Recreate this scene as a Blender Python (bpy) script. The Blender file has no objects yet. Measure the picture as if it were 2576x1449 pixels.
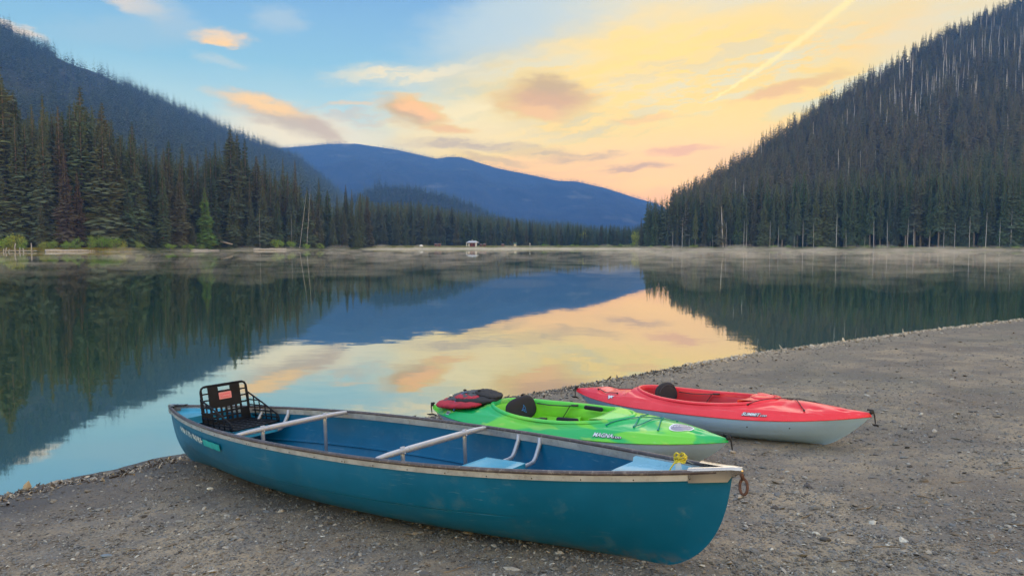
import bpy, bmesh, math, random
import numpy as np
from mathutils import Vector, Matrix, Euler
R_=math.radians
random.seed(7); rng=np.random.default_rng(7)
scene=bpy.context.scene; COL=scene.collection
FPX=1850.; TH=math.atan(107.5/1850); H=1.8
# ------------------------------------------------------------------ helpers
def link(o,parent=None):
    COL.objects.link(o)
    if parent is not None: o.parent=parent
    return o
def tag(o,label=None,cat=None,group=None,kind=None):
    for k,v in (('label',label),('category',cat),('group',group),('kind',kind)):
        if v: o[k]=v
    return o
def empty(name,loc=(0,0,0),rot=(0,0,0),scale=(1,1,1)):
    o=bpy.data.objects.new(name,None); o.location=loc; o.rotation_euler=rot; o.scale=scale; o.empty_display_size=.1
    return link(o)
def mesh(name,verts,faces,mats=None,parent=None,smooth=True,fm=None,do_link=True):
    me=bpy.data.meshes.new(name)
    if isinstance(verts,np.ndarray) and isinstance(faces,np.ndarray):
        nv=len(verts); nf,k=faces.shape
        me.vertices.add(nv); me.vertices.foreach_set('co',verts.astype(np.float32).ravel())
        me.loops.add(nf*k); me.loops.foreach_set('vertex_index',faces.astype(np.int32).ravel())
        me.polygons.add(nf); me.polygons.foreach_set('loop_start',np.arange(0,nf*k,k,dtype=np.int32))
        me.polygons.foreach_set('loop_total',np.full(nf,k,dtype=np.int32))
        me.update(calc_edges=True)
    else:
        me.from_pydata([tuple(v) for v in verts],[],[tuple(f) for f in faces]); me.update()
    if mats is not None:
        for m in (mats if isinstance(mats,(list,tuple)) else [mats]): me.materials.append(m)
    if fm is not None: me.polygons.foreach_set('material_index',np.asarray(fm,dtype=np.int32))
    me.polygons.foreach_set('use_smooth',np.full(len(me.polygons),smooth,dtype=bool))
    o=bpy.data.objects.new(name,me)
    if do_link: link(o,parent)
    return o
class MB:
    def __init__(s): s.v=[];s.f=[];s.m=[]
    def add(s,v,f,m=0):
        b=len(s.v); s.v+= [tuple(map(float,p)) for p in v]; s.f+=[tuple(int(i)+b for i in q) for q in f]; s.m+=[m]*len(f); return s
    def grid(s,P,m=0,closeu=False,closev=False,flip=False):
        P=np.asarray(P); n,k=P.shape[:2]; f=[]
        for i in range(n if closeu else n-1):
            for j in range(k if closev else k-1):
                a,b,c,d=i*k+j,((i+1)%n)*k+j,((i+1)%n)*k+(j+1)%k,i*k+(j+1)%k
                f.append((a,d,c,b) if flip else (a,b,c,d))
        return s.add(P.reshape(-1,3),f,m)
    def tube(s,pts,r,n=10,m=0,cap=True,flat=1.0):
        pts=[Vector(p) for p in pts]; N=len(pts); rr=[r]*N if np.isscalar(r) else list(r)
        up=Vector((0,0,1)); rings=[]; prev=None
        for i,p in enumerate(pts):
            t=(pts[min(i+1,N-1)]-pts[max(i-1,0)]); t.normalize()
            if prev is None:
                a=up if abs(t.z)<.9 else Vector((1,0,0)); x=t.cross(a).normalized()
            else:
                x=(prev-t*prev.dot(t)).normalized()
            prev=x; y=t.cross(x)
            rings.append([p+x*math.cos(2*math.pi*k/n)*rr[i]+y*math.sin(2*math.pi*k/n)*rr[i]*flat for k in range(n)])
        v=[q for g in rings for q in g]; f=[]
        for i in range(N-1):
            for k in range(n): f.append((i*n+k,i*n+(k+1)%n,(i+1)*n+(k+1)%n,(i+1)*n+k))
        if cap: f.append(tuple(reversed(range(n)))); f.append(tuple((N-1)*n+k for k in range(n)))
        return s.add(v,f,m)
    def box(s,c,d,rot=None,m=0):
        c=Vector(c); v=[]
        for x in(-.5,.5):
            for y in(-.5,.5):
                for z in(-.5,.5):
                    p=Vector((x*d[0],y*d[1],z*d[2]))
                    if rot is not None: p=rot@p
                    v.append(c+p)
        return s.add(v,[(0,1,3,2),(4,6,7,5),(0,4,5,1),(2,3,7,6),(0,2,6,4),(1,5,7,3)],m)
    def poly(s,outline,frame,th,m=0):
        # outline 2D polygon, frame function (x,y,z)->3D
        n=len(outline); v=[frame(x,y,0) for x,y in outline]+[frame(x,y,th) for x,y in outline]
        f=[tuple(reversed(range(n))),tuple(range(n,2*n))]+[(i,(i+1)%n,n+(i+1)%n,n+i) for i in range(n)]
        return s.add(v,f,m)
    def ball(s,c,r,seg=10,rings=6,m=0):
        c=np.array(c,float); r=np.array([r]*3 if np.isscalar(r) else r,float)
        P=[[c+r*np.array([math.sin(a)*math.cos(b),math.sin(a)*math.sin(b),math.cos(a)]) for b in np.linspace(0,2*math.pi,seg,endpoint=False)] for a in np.linspace(0,math.pi,rings)]
        return s.grid(P,m,closev=True)
    def build(s,name,mats,parent=None,smooth=True,bevel=0,do_link=True,wn=False):
        o=mesh(name,s.v,s.f,mats,parent,smooth,s.m,do_link)
        if bevel:
            b=o.modifiers.new('bevel','BEVEL'); b.width=bevel; b.segments=2; b.limit_method='ANGLE'; b.angle_limit=R_(40)
        return o
def auto(o,ang=35):
    me=o.data; bm=bmesh.new(); bm.from_mesh(me)
    for e in bm.edges:
        if len(e.link_faces)==2 and e.calc_face_angle(0)>R_(ang): e.smooth=False
    bm.to_mesh(me); bm.free(); return o
# ---- node expressions
class X:
    def __init__(s,nt,sock): s.nt=nt; s.s=sock
    @staticmethod
    def op(nt,o,*a,clamp=False):
        n=nt.nodes.new('ShaderNodeMath'); n.operation=o; n.use_clamp=clamp
        for i,q in enumerate(a):
            if isinstance(q,X): nt.links.new(q.s,n.inputs[i])
            else: n.inputs[i].default_value=q
        return X(nt,n.outputs[0])
    def __add__(s,o): return X.op(s.nt,'ADD',s,o)
    __radd__=__add__
    def __sub__(s,o): return X.op(s.nt,'SUBTRACT',s,o)
    def __rsub__(s,o): return X.op(s.nt,'SUBTRACT',o,s)
    def __mul__(s,o): return X.op(s.nt,'MULTIPLY',s,o)
    __rmul__=__mul__
    def __truediv__(s,o): return X.op(s.nt,'DIVIDE',s,o)
    def f(s,o,*a,clamp=False): return X.op(s.nt,o,s,*a,clamp=clamp)
    def ss(s,a,b):
        n=s.nt.nodes.new('ShaderNodeMapRange'); n.interpolation_type='SMOOTHSTEP'
        s.nt.links.new(s.s,n.inputs[0]); n.inputs[1].default_value=a; n.inputs[2].default_value=b
        return X(s.nt,n.outputs[0])
    def lin(s,a,b,c=0.,d=1.):
        n=s.nt.nodes.new('ShaderNodeMapRange'); s.nt.links.new(s.s,n.inputs[0])
        for i,q in zip((1,2,3,4),(a,b,c,d)): n.inputs[i].default_value=q
        return X(s.nt,n.outputs[0])
def srgb(r,g,b):
    f=lambda c:(c/255/12.92 if c<=10 else ((c/255+.055)/1.055)**2.4)
    return (f(r),f(g),f(b),1)
def mixc(nt,fac,a,b):
    n=nt.nodes.new('ShaderNodeMix'); n.data_type='RGBA'
    for i,q in ((0,fac),(6,a),(7,b)):
        if isinstance(q,X): nt.links.new(q.s,n.inputs[i])
        elif hasattr(q,'is_output'): nt.links.new(q,n.inputs[i])
        else: n.inputs[i].default_value=q
    return n.outputs[2]
def comb(nt,x,y,z):
    n=nt.nodes.new('ShaderNodeCombineXYZ')
    for i,q in enumerate((x,y,z)):
        if isinstance(q,X): nt.links.new(q.s,n.inputs[i])
        else: n.inputs[i].default_value=q
    return n.outputs[0]
def noise(nt,vec,scale,detail=4,rough=.55,dist=0.):
    n=nt.nodes.new('ShaderNodeTexNoise'); n.inputs['Scale'].default_value=scale; n.inputs['Detail'].default_value=detail
    n.inputs['Roughness'].default_value=rough; n.inputs['Distortion'].default_value=dist
    if vec is not None: nt.links.new(vec,n.inputs['Vector'])
    return X(nt,n.outputs[0])
def newmat(name):
    m=bpy.data.materials.new(name); m.use_nodes=True; nt=m.node_tree; return m,nt,nt.nodes['Principled BSDF']
def coord(nt,which='Object'):
    n=nt.nodes.new('ShaderNodeTexCoord'); return n.outputs[which]
def bump(nt,b,h,strength=.3,dist=.01):
    n=nt.nodes.new('ShaderNodeBump'); n.inputs['Strength'].default_value=strength; n.inputs['Distance'].default_value=dist
    nt.links.new(h.s if isinstance(h,X) else h,n.inputs['Height']); nt.links.new(n.outputs[0],b.inputs['Normal']); return n
def simple(name,col,rough=.5,metal=0.,var=.12,vs=8.,bs=0.,bscale=60.,bd=.002,spec=.5,dirt=None,dirtamt=.4):
    m,nt,b=newmat(name); c=coord(nt)
    n=noise(nt,c,vs,4,.6)
    lo=tuple(q*(1-var) for q in col[:3])+(1,); hi=tuple(min(1,q*(1+var)) for q in col[:3])+(1,)
    out=mixc(nt,n.ss(.35,.65),lo,hi)
    if dirt is not None:
        d=noise(nt,c,vs*2.7,6,.7).ss(.52,.72)*dirtamt
        out=mixc(nt,d,out,dirt)
    nt.links.new(out,b.inputs['Base Color'])
    r=n.lin(.3,.7,max(0,rough-.08),min(1,rough+.08)); nt.links.new(r.s,b.inputs['Roughness'])
    b.inputs['Metallic'].default_value=metal; b.inputs['Specular IOR Level'].default_value=spec
    if bs: bump(nt,b,noise(nt,c,bscale,3),bs,bd)
    return m
def unpx(x,y,z=0.):
    dx=(x-1288)/FPX; dy=-(y-724.5)/FPX
    d=(dx,math.cos(TH)+dy*math.sin(TH),-math.sin(TH)+dy*math.cos(TH)); t=(z-H)/d[2]
    return d[0]*t,d[1]*t
def azel(x,y):
    dx=(x-1288)/FPX; dy=-(y-724.5)/FPX
    d=Vector((dx,math.cos(TH)+dy*math.sin(TH),-math.sin(TH)+dy*math.cos(TH))).normalized()
    return math.degrees(math.atan2(d.x,d.y)),math.degrees(math.asin(d.z))
# ------------------------------------------------------------------ render / camera
scene.render.engine='CYCLES'
scene.view_settings.view_transform='Standard'; scene.view_settings.look='None'; scene.view_settings.exposure=.45; scene.view_settings.gamma=1
cam=bpy.data.cameras.new('camera'); cam.lens=36*FPX/2576; cam.sensor_width=36; cam.clip_end=20000; cam.clip_start=.05
co=link(bpy.data.objects.new('camera',cam)); co.location=(0,0,H); co.rotation_euler=(math.pi/2-TH,0,0); scene.camera=co
try:
    scene.cycles.max_bounces=5; scene.cycles.diffuse_bounces=3; scene.cycles.volume_bounces=0; scene.cycles.volume_step_rate=4; scene.cycles.volume_max_steps=64
except Exception: pass
# ------------------------------------------------------------------ sky
SUN_AZ,SUN_EL=azel(1700,420)
def build_sky():
    w=bpy.data.worlds.new('World'); scene.world=w; w.use_nodes=True; nt=w.node_tree
    bg=nt.nodes['Background']; out=nt.nodes['World Output']
    tc=nt.nodes.new('ShaderNodeTexCoord'); sp=nt.nodes.new('ShaderNodeSeparateXYZ'); nt.links.new(tc.outputs['Generated'],sp.inputs[0])
    x,y,z=[X(nt,sp.outputs[i]) for i in range(3)]
    az=x.f('ARCTAN2',y)*57.29578; el=z.f('ARCSINE')*57.29578
    V=comb(nt,az,el,0.)
    def vmath(op,a,b):
        n=nt.nodes.new('ShaderNodeVectorMath'); n.operation=op
        for i,q in enumerate((a,b)):
            if q is None: continue
            if isinstance(q,tuple): n.inputs[i].default_value=q
            else: nt.links.new(q,n.inputs[i])
        return n
    def wnoise(sx,sy,detail,amp,off):
        v=vmath('MULTIPLY',V,(sx,sy,1)).outputs[0]; v=vmath('ADD',v,(off,off,off)).outputs[0]
        n=nt.nodes.new('ShaderNodeTexNoise'); n.inputs['Scale'].default_value=1; n.inputs['Detail'].default_value=detail; n.inputs['Roughness'].default_value=.6; nt.links.new(v,n.inputs['Vector'])
        s=vmath('SUBTRACT',n.outputs[1],(.5,.5,.5)).outputs[0]; return vmath('MULTIPLY',s,(amp[0],amp[1],0)).outputs[0]
    w1=wnoise(.11,.22,3,(5.5,3.4),1.7); w2=wnoise(.5,1.4,6,(3.2,1.35),5.1)
    w12=vmath('ADD',w1,w2).outputs[0]
    VA=vmath('ADD',V,w12).outputs[0]
    VB=vmath('ADD',V,vmath('ADD',vmath('MULTIPLY',w1,(.25,.25,0)).outputs[0],w2).outputs[0]).outputs[0]
    ws=nt.nodes.new('ShaderNodeSeparateXYZ'); nt.links.new(w12,ws.inputs[0]); wx=X(nt,ws.outputs[0]); wy=X(nt,ws.outputs[1])
    def ramp(stops,v,lo,hi):
        r=nt.nodes.new('ShaderNodeValToRGB'); nt.links.new(v.lin(lo,hi).s,r.inputs[0]); e=r.color_ramp.elements
        while len(e)>1: e.remove(e[-1])
        e[0].position=(stops[0][0]-lo)/(hi-lo); e[0].color=srgb(*stops[0][1])
        for p,c in stops[1:]:
            q=e.new((p-lo)/(hi-lo)); q.color=srgb(*c)
        return r.outputs[0]
    ee=el.f('ABSOLUTE')+wy*.4
    left=ramp([(0,(224,205,186)),(7.5,(218,214,200)),(10,(176,206,216)),(13,(140,188,216)),(18,(120,168,214)),(26,(108,158,214)),(36,(150,172,206)),(90,(150,165,195))],ee,0,90)
    right=ramp([(0,(238,176,96)),(4,(248,188,88)),(6,(252,200,92)),(9,(250,210,122)),(13,(242,210,142)),(17,(226,214,188)),(21,(200,208,206)),(28,(160,184,206)),(38,(160,174,200)),(90,(150,165,195))],ee,0,90)
    m=(az+wx*1.3+(el-8)*-.55).ss(-13.,3.5)
    c=mixc(nt,m,left,right)
    def streak(sx,sy,off,lo,hi,tilt,detail=4):
        mp=nt.nodes.new('ShaderNodeMapping'); mp.vector_type='POINT'; mp.inputs['Rotation'].default_value=(0,0,R_(-tilt)); nt.links.new(VB,mp.inputs[0])
        v=vmath('MULTIPLY',mp.outputs[0],(sx,sy,1)).outputs[0]; v=vmath('ADD',v,(off,off,off)).outputs[0]
        return noise(nt,v,1.,detail,.62).ss(lo,hi)
    def blob(c,px,py,rx,ry,col,rot=0,a=1.,soft=.25,big=False,tex=None):
        a0,e0=azel(px,py); mp=nt.nodes.new('ShaderNodeMapping'); mp.vector_type='TEXTURE'
        mp.inputs['Location'].default_value=(a0,e0,0); mp.inputs['Rotation'].default_value=(0,0,R_(rot)); mp.inputs['Scale'].default_value=(rx,ry,1)
        nt.links.new(VA if big else VB,mp.inputs[0]); ln=vmath('LENGTH',mp.outputs[0],None)
        r=nt.nodes.new('ShaderNodeMapRange'); r.interpolation_type='SMOOTHSTEP'; nt.links.new(ln.outputs['Value'],r.inputs[0])
        r.inputs[1].default_value=soft; r.inputs[2].default_value=1.05; r.inputs[3].default_value=a; r.inputs[4].default_value=0
        k=X(nt,r.outputs[0])
        if tex is not None: k=k*tex
        return mixc(nt,k,c,srgb(*col))
    s1=streak(.12,.85,3.1,.40,.58,9,5); s2=streak(.16,1.3,8.3,.42,.58,13,5); s3=streak(.30,2.2,12.,.43,.57,5,5)
    B=dict(big=True)
    c=blob(c,1700,190,19,5.4,(255,214,128),rot=8,a=.95,tex=s1.lin(0,1,.2,1.),**B)
    c=blob(c,1500,140,15,2.8,(255,217,138),rot=9,a=.9,tex=s2.lin(0,1,.4,1.),**B)
    c=blob(c,1050,190,8,1.1,(246,224,186),rot=5,a=.85,tex=s2.lin(0,1,.5,1.),**B)
    c=blob(c,2150,110,10,2.2,(252,208,136),rot=12,a=.8,tex=s2.lin(0,1,.4,1.),**B)
    c=blob(c,1750,300,12,3.2,(255,211,112),rot=6,a=.85,tex=s1.lin(0,1,.3,1.),**B)
    c=blob(c,1850,200,14,2.8,(222,214,186),rot=16,a=.85,tex=s3)
    c=blob(c,1500,230,10,1.6,(226,214,186),rot=4,a=.7,tex=s2)
    c=blob(c,1450,325,11,1.9,(214,200,172),rot=3,a=.85,tex=s2)
    c=blob(c,1750,150,10,1.3,(226,206,166),rot=12,a=.8,tex=s3)
    c=blob(c,1300,170,9,1.4,(214,212,196),rot=7,a=.7,tex=s2)
    c=blob(c,900,300,6,1.2,(200,190,184),rot=-6,a=.7,tex=s3)
    c=blob(c,2150,220,9,1.4,(206,212,200),rot=17,a=.75,tex=s2)
    c=blob(c,2400,120,8,4,(220,217,200),rot=25,a=.8,tex=s1.lin(0,1,.6,1.),**B)
    c=blob(c,1280,60,10,3.4,(186,204,216),rot=12,a=.8,**B)
    c=blob(c,1150,290,8,2.4,(248,226,182),rot=-4,a=.85,tex=s1.lin(0,1,.5,1),**B)
    c=blob(c,1200,350,10,2.0,(244,218,172),rot=-4,a=.8,**B)
    c=blob(c,760,330,7,2.2,(240,222,196),rot=-6,a=.85,**B)
    c=blob(c,1690,440,7.5,2.4,(255,202,70),rot=4,a=.9,**B)
    c=blob(c,1640,495,5,.8,(240,178,104),rot=0,a=.6,**B)
    c=blob(c,1450,430,7,1.1,(236,190,140),rot=-3,a=.6,tex=s3)
    # separate clouds
    c=blob(c,710,292,5.8,1.25,(196,178,168),rot=-17,a=.95)
    c=blob(c,655,262,4.4,.75,(250,204,152),rot=-12,a=.95)
    c=blob(c,800,322,2.6,.6,(198,176,166),rot=-22,a=.85)
    c=blob(c,1035,280,3.1,1.35,(206,170,134),rot=-12,a=1.)
    c=blob(c,1055,272,2.6,.95,(252,192,112),rot=-20,a=.95)
    c=blob(c,1120,324,2.6,.5,(236,184,124),rot=-4,a=.85)
    c=blob(c,890,262,2.6,.35,(228,198,170),rot=4,a=.7)
    c=blob(c,1370,252,5.0,1.7,(214,168,116),rot=0,a=1.)
    c=blob(c,1345,282,3.0,.8,(240,188,104),rot=-14,a=.9)
    c=blob(c,1385,218,2.9,1.1,(196,164,134),rot=-6,a=.9)
    c=blob(c,1160,362,6.5,.6,(190,170,162),rot=-1,a=.85,tex=s3.lin(0,1,.5,1))
    c=blob(c,1330,380,5,.65,(192,170,158),rot=-6,a=.85,tex=s3.lin(0,1,.5,1))
    c=blob(c,1250,402,4,.45,(198,172,152),rot=-10,a=.7)
    c=blob(c,1470,395,4.,.55,(198,168,140),rot=4,a=.85,tex=s3.lin(0,1,.5,1))
    c=blob(c,1600,420,3.8,.45,(190,156,128),rot=3,a=.85,tex=s3.lin(0,1,.5,1))
    c=blob(c,1715,378,3.8,.38,(228,168,104),rot=4,a=.75)
    c=blob(c,1620,300,3.4,.45,(234,188,126),rot=3,a=.6)
    c=blob(c,1960,230,3.6,.6,(230,178,112),rot=11,a=.8)
    c=blob(c,2070,200,2.6,.5,(226,182,128),rot=13,a=.6)
    c=blob(c,556,98,2.4,.75,(238,206,176),rot=0,a=.95)
    c=blob(c,553,108,1.3,.55,(254,206,152),rot=0,a=.9)
    c=blob(c,555,160,2.2,.55,(178,198,210),rot=-8,a=.8)
    c=blob(c,700,52,2.7,1.2,(170,192,212),rot=0,a=.75)
    c=blob(c,345,12,2.6,1.1,(228,208,192),rot=-18,a=.85)
    c=blob(c,420,40,3.4,1.8,(168,190,210),rot=-20,a=.65)
    c=blob(c,20,72,2.4,.6,(242,214,188),rot=-12,a=.8)
    c=blob(c,300,90,7,1.4,(158,188,210),rot=5,a=.5)
    # contrail
    a1,e1=azel(1755,272); a2,e2=azel(2135,2); L=math.hypot(a2-a1,e2-e1); ux,uy=(a2-a1)/L,(e2-e1)/L
    t=((az-a1)*ux+(el-e1)*uy)/L
    cs=nt.nodes.new('ShaderNodeSeparateXYZ'); nt.links.new(wnoise(2.6,2.6,4,(1.,1.),4.),cs.inputs[0]); cn=X(nt,cs.outputs[0]); cm=X(nt,cs.outputs[1])
    dd=((el-e1)*ux-(az-a1)*uy)+t*(1-t)*.9+cn*.5+.02
    wd=t.lin(0,1.1,.06,.36)+cm*.26
    k=(1-(dd.f('ABSOLUTE')/wd.f('MAXIMUM',.03)).ss(.1,1.3))*t.ss(-.02,.15)*(1-t.ss(1.25,1.5))
    c=mixc(nt,k*.85,c,srgb(255,230,164))
    sky=nt.nodes.new('ShaderNodeTexSky'); sky.sky_type='NISHITA'; sky.sun_disc=False; sky.sun_elevation=R_(SUN_EL); sky.sun_rotation=R_(SUN_AZ)
    bg2=nt.nodes.new('ShaderNodeBackground'); nt.links.new(sky.outputs[0],bg2.inputs[0]); bg2.inputs[1].default_value=.006
    bg.inputs[1].default_value=1.
    # the air of the valley dims and tints what is seen through it: allow for it in the sky's own brightness
    path=X.op(nt,'DIVIDE',715.,z.f('ABSOLUTE').f('MAXIMUM',.02)).f('MINIMUM',5650.); T=X.op(nt,'EXPONENT',path*-.00025)
    iv=nt.nodes.new('ShaderNodeVectorMath'); iv.operation='SCALE'; iv.inputs[0].default_value=(.050,.105,.30); nt.links.new((1.-T).s,iv.inputs['Scale'])
    c=vmath('SUBTRACT',vmath('MULTIPLY',c,(.745,.745,.745)).outputs[0],iv.outputs[0]).outputs[0]
    c=vmath('MAXIMUM',c,(.01,.01,.01)).outputs[0]; dv=nt.nodes.new('ShaderNodeVectorMath'); dv.operation='SCALE'; nt.links.new(c,dv.inputs[0]); nt.links.new(X.op(nt,'DIVIDE',1.,T).s,dv.inputs['Scale']); c=dv.outputs[0]
    vm=nt.nodes.new('ShaderNodeVectorMath'); vm.operation='MULTIPLY'
    # unseen sky overhead and behind is brightened as added fill for the foreground
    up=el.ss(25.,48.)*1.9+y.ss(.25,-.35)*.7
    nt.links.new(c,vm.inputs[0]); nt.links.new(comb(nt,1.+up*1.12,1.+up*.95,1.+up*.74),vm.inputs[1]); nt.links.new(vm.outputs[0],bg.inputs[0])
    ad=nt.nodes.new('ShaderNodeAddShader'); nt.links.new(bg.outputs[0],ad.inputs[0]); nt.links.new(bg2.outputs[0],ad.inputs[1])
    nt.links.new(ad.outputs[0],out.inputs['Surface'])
    w.cycles.sampling_method='MANUAL'; w.cycles.sample_map_resolution=512
build_sky()
sl=bpy.data.lights.new('sun','SUN'); sl.energy=.6; sl.angle=R_(30); sl.color=(1,.84,.62)
so=link(bpy.data.objects.new('sun',sl)); so.rotation_euler=(math.pi/2-R_(34),0,math.pi-R_(14)) 
# ------------------------------------------------------------------ value noise
def vnoise(x,y,seed=0):
    r=np.random.default_rng(seed); T=r.random((256,256))
    xi=np.floor(x).astype(int); yi=np.floor(y).astype(int); fx=x-xi; fy=y-yi
    fx=fx*fx*(3-2*fx); fy=fy*fy*(3-2*fy); g=lambda a,b:T[a%256,b%256]
    return (g(xi,yi)*(1-fx)*(1-fy)+g(xi+1,yi)*fx*(1-fy)+g(xi,yi+1)*(1-fx)*fy+g(xi+1,yi+1)*fx*fy)-.5
def fbm(x,y,o=4,seed=0):
    s=0;a=1.
    for i in range(o): s=s+a*vnoise(x*2**i,y*2**i,seed+i); a*=.5
    return s
# ------------------------------------------------------------------ far terrain
def I(x,tab):
    xs,ys=zip(*tab); return np.interp(x,xs,ys)
SHORE=[(-1400,120),(-700,165),(0,196),(150,200),(330,212),(470,232),(540,252),(620,256),(760,270),(930,315),(1100,340),(1300,348),(1620,338),(1800,318),(2000,303),(2200,290),(2576,262),(3200,235),(4000,210)]
EL=lambda y:(617.-y)/1850.
RR=[(1560,390,617),(1620,400,612),(1680,420,600),(1740,450,556),(1800,480,512),(1880,520,455),(1950,570,396),(2050,640,318),(2150,700,240),(2230,760,184),(2330,850,120),(2450,930,58),(2576,1000,8),(3200,1200,-250),(4000,1400,-250)]
LR=[(-1400,900,-420),(-600,1100,-170),(0,1300,78),(100,1370,128),(215,1430,182),(300,1500,212),(390,1600,250),(470,1700,286),(560,1800,326),(600,1850,346),(680,1950,376),(760,2080,408),(830,2200,470),(900,2300,530),(960,2350,600),(1000,2400,640)]
MR=[(700,1500,600),(860,1500,520),(900,1500,503),(960,1500,474),(1050,1500,478),(1130,1500,498),(1200,1500,528),(1260,1500,556),(1300,1500,562),(1400,1450,570),(1500,1400,586),(1620,1400,592),(1750,1400,617)]
FR=[(200,5000,470),(500,5000,400),(650,5000,376),(730,5000,373),(830,5000,364),(900,5000,363),(1000,5000,378),(1060,5000,391),(1100,5000,400),(1135,5000,395),(1165,5000,397),(1250,5000,423),(1350,5000,443),(1400,5000,455),(1450,5000,458),(1520,5000,473),(1580,5000,491),(1640,5000,508),(1750,5000,560),(1900,5000,600),(2000,5000,617)]
def prof(t,p): return np.clip(t,0,1)**p
def terr(X_,Y_):
    x=1288+1850*X_/np.maximum(Y_,1.); Ys=I(x,SHORE)
    d=Y_-Ys
    h=np.where(d<0,d*.06,np.minimum(d*.09,.5)+np.clip(d-6,0,60)*.016)
    h=h+np.clip(d-40,0,1e9)*.012*(x<930)
    def ridge(T,foot,p,fall):
        Yr=I(x,[(a,b) for a,b,c in T]); Z=np.maximum(EL(I(x,[(a,c) for a,b,c in T])),-.02)*Yr+H
        f=Ys+foot if foot<1000 else foot*np.ones_like(Yr)
        t=(Y_-f)/(Yr-f); up=prof(t,p)*Z; dn=Z-(Y_-Yr)*fall
        ok=(x>T[0][0])&(x<T[-1][0])&(t>0)
        return np.where(ok,np.where(Y_<=Yr,up,dn),-50)
    r1=ridge(RR,12,1.15,.6); r2=ridge(LR,170,1.1,.4); r3=ridge(MR,1050,1.,.35)
    r4=ridge(FR,2900,.9,.4)
    n=fbm(X_/90.,Y_/90.,4,3)
    for r,am in ((r1,5),(r2,14),(r3,6)): h=np.maximum(h,np.where(r>2,r+n*am*np.clip(r/60,0,1)*.8,r))
    n2=fbm(X_/420.,Y_/420.,4,9)
    h=np.maximum(h,np.where(r4>5,r4+n2*120*np.clip((r4)/200,0,1)*np.clip(1-(r4/ np.maximum(1,5000*EL(I(x,[(a,c) for a,b,c in FR]))))**6,0,1),r4))
    return h
def build_terrain():
    nx,ny=720,420
    xs=np.linspace(-1200,3900,nx); ys=110*(5500/110.)**np.linspace(0,1,ny)
    xx,yy=np.meshgrid(xs,ys,indexing='ij'); Xw=(xx-1288)/1850*yy
    Z=terr(Xw,yy)
    P=np.stack([Xw,yy,Z],-1).reshape(-1,3)
    i,j=np.meshgrid(np.arange(nx-1),np.arange(ny-1),indexing='ij'); a=(i*ny+j).ravel()
    F=np.stack([a,a+ny,a+ny+1,a+1],-1)
    m,nt,b=newmat('forest_floor')
    g=nt.nodes.new('ShaderNodeNewGeometry'); sp=nt.nodes.new('ShaderNodeSeparateXYZ'); nt.links.new(g.outputs['Position'],sp.inputs[0]); z=X(nt,sp.outputs[2]); yv=X(nt,sp.outputs[1])
    n1=noise(nt,g.outputs['Position'],.02,5,.6); n2=noise(nt,g.outputs['Position'],.25,4,.6)
    c=mixc(nt,n1.ss(.4,.62),srgb(30,38,34),srgb(52,54,48))
    c=mixc(nt,n2.ss(.45,.7)*.5,c,srgb(70,66,58))
    # pale clearings on the far mountain
    n3=noise(nt,comb(nt,X(nt,sp.outputs[0])*.004,z*.012,0),1.,4,.6)
    c=mixc(nt,n3.ss(.56,.66)*yv.ss(3000,4000)*.45,c,srgb(150,146,120))
    grass=mixc(nt,n2.ss(.4,.6),srgb(120,124,72),srgb(150,140,100))
    sand=mixc(nt,n2.ss(.4,.6),srgb(150,140,122),srgb(176,164,142))
    pxx=X(nt,sp.outputs[0])/yv*1850.+1288.; far=pxx.ss(900,960)*(1-pxx.ss(1600,1640))
    bank=mixc(nt,n2.ss(.4,.6),srgb(58,66,44),srgb(84,86,56))
    c=mixc(nt,1-(z+n2*.3).ss(1.5,2.2),c,mixc(nt,far,bank,grass))
    c=mixc(nt,(1-(z+n2*.3).ss(.45,.8))*(far*.85+.15),c,sand)
    nt.links.new(c,b.inputs['Base Color']); b.inputs['Roughness'].default_value=.95; b.inputs['Specular IOR Level'].default_value=.1
    o=mesh('terrain',P,F,m); tag(o,kind='structure')
build_terrain()
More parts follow.
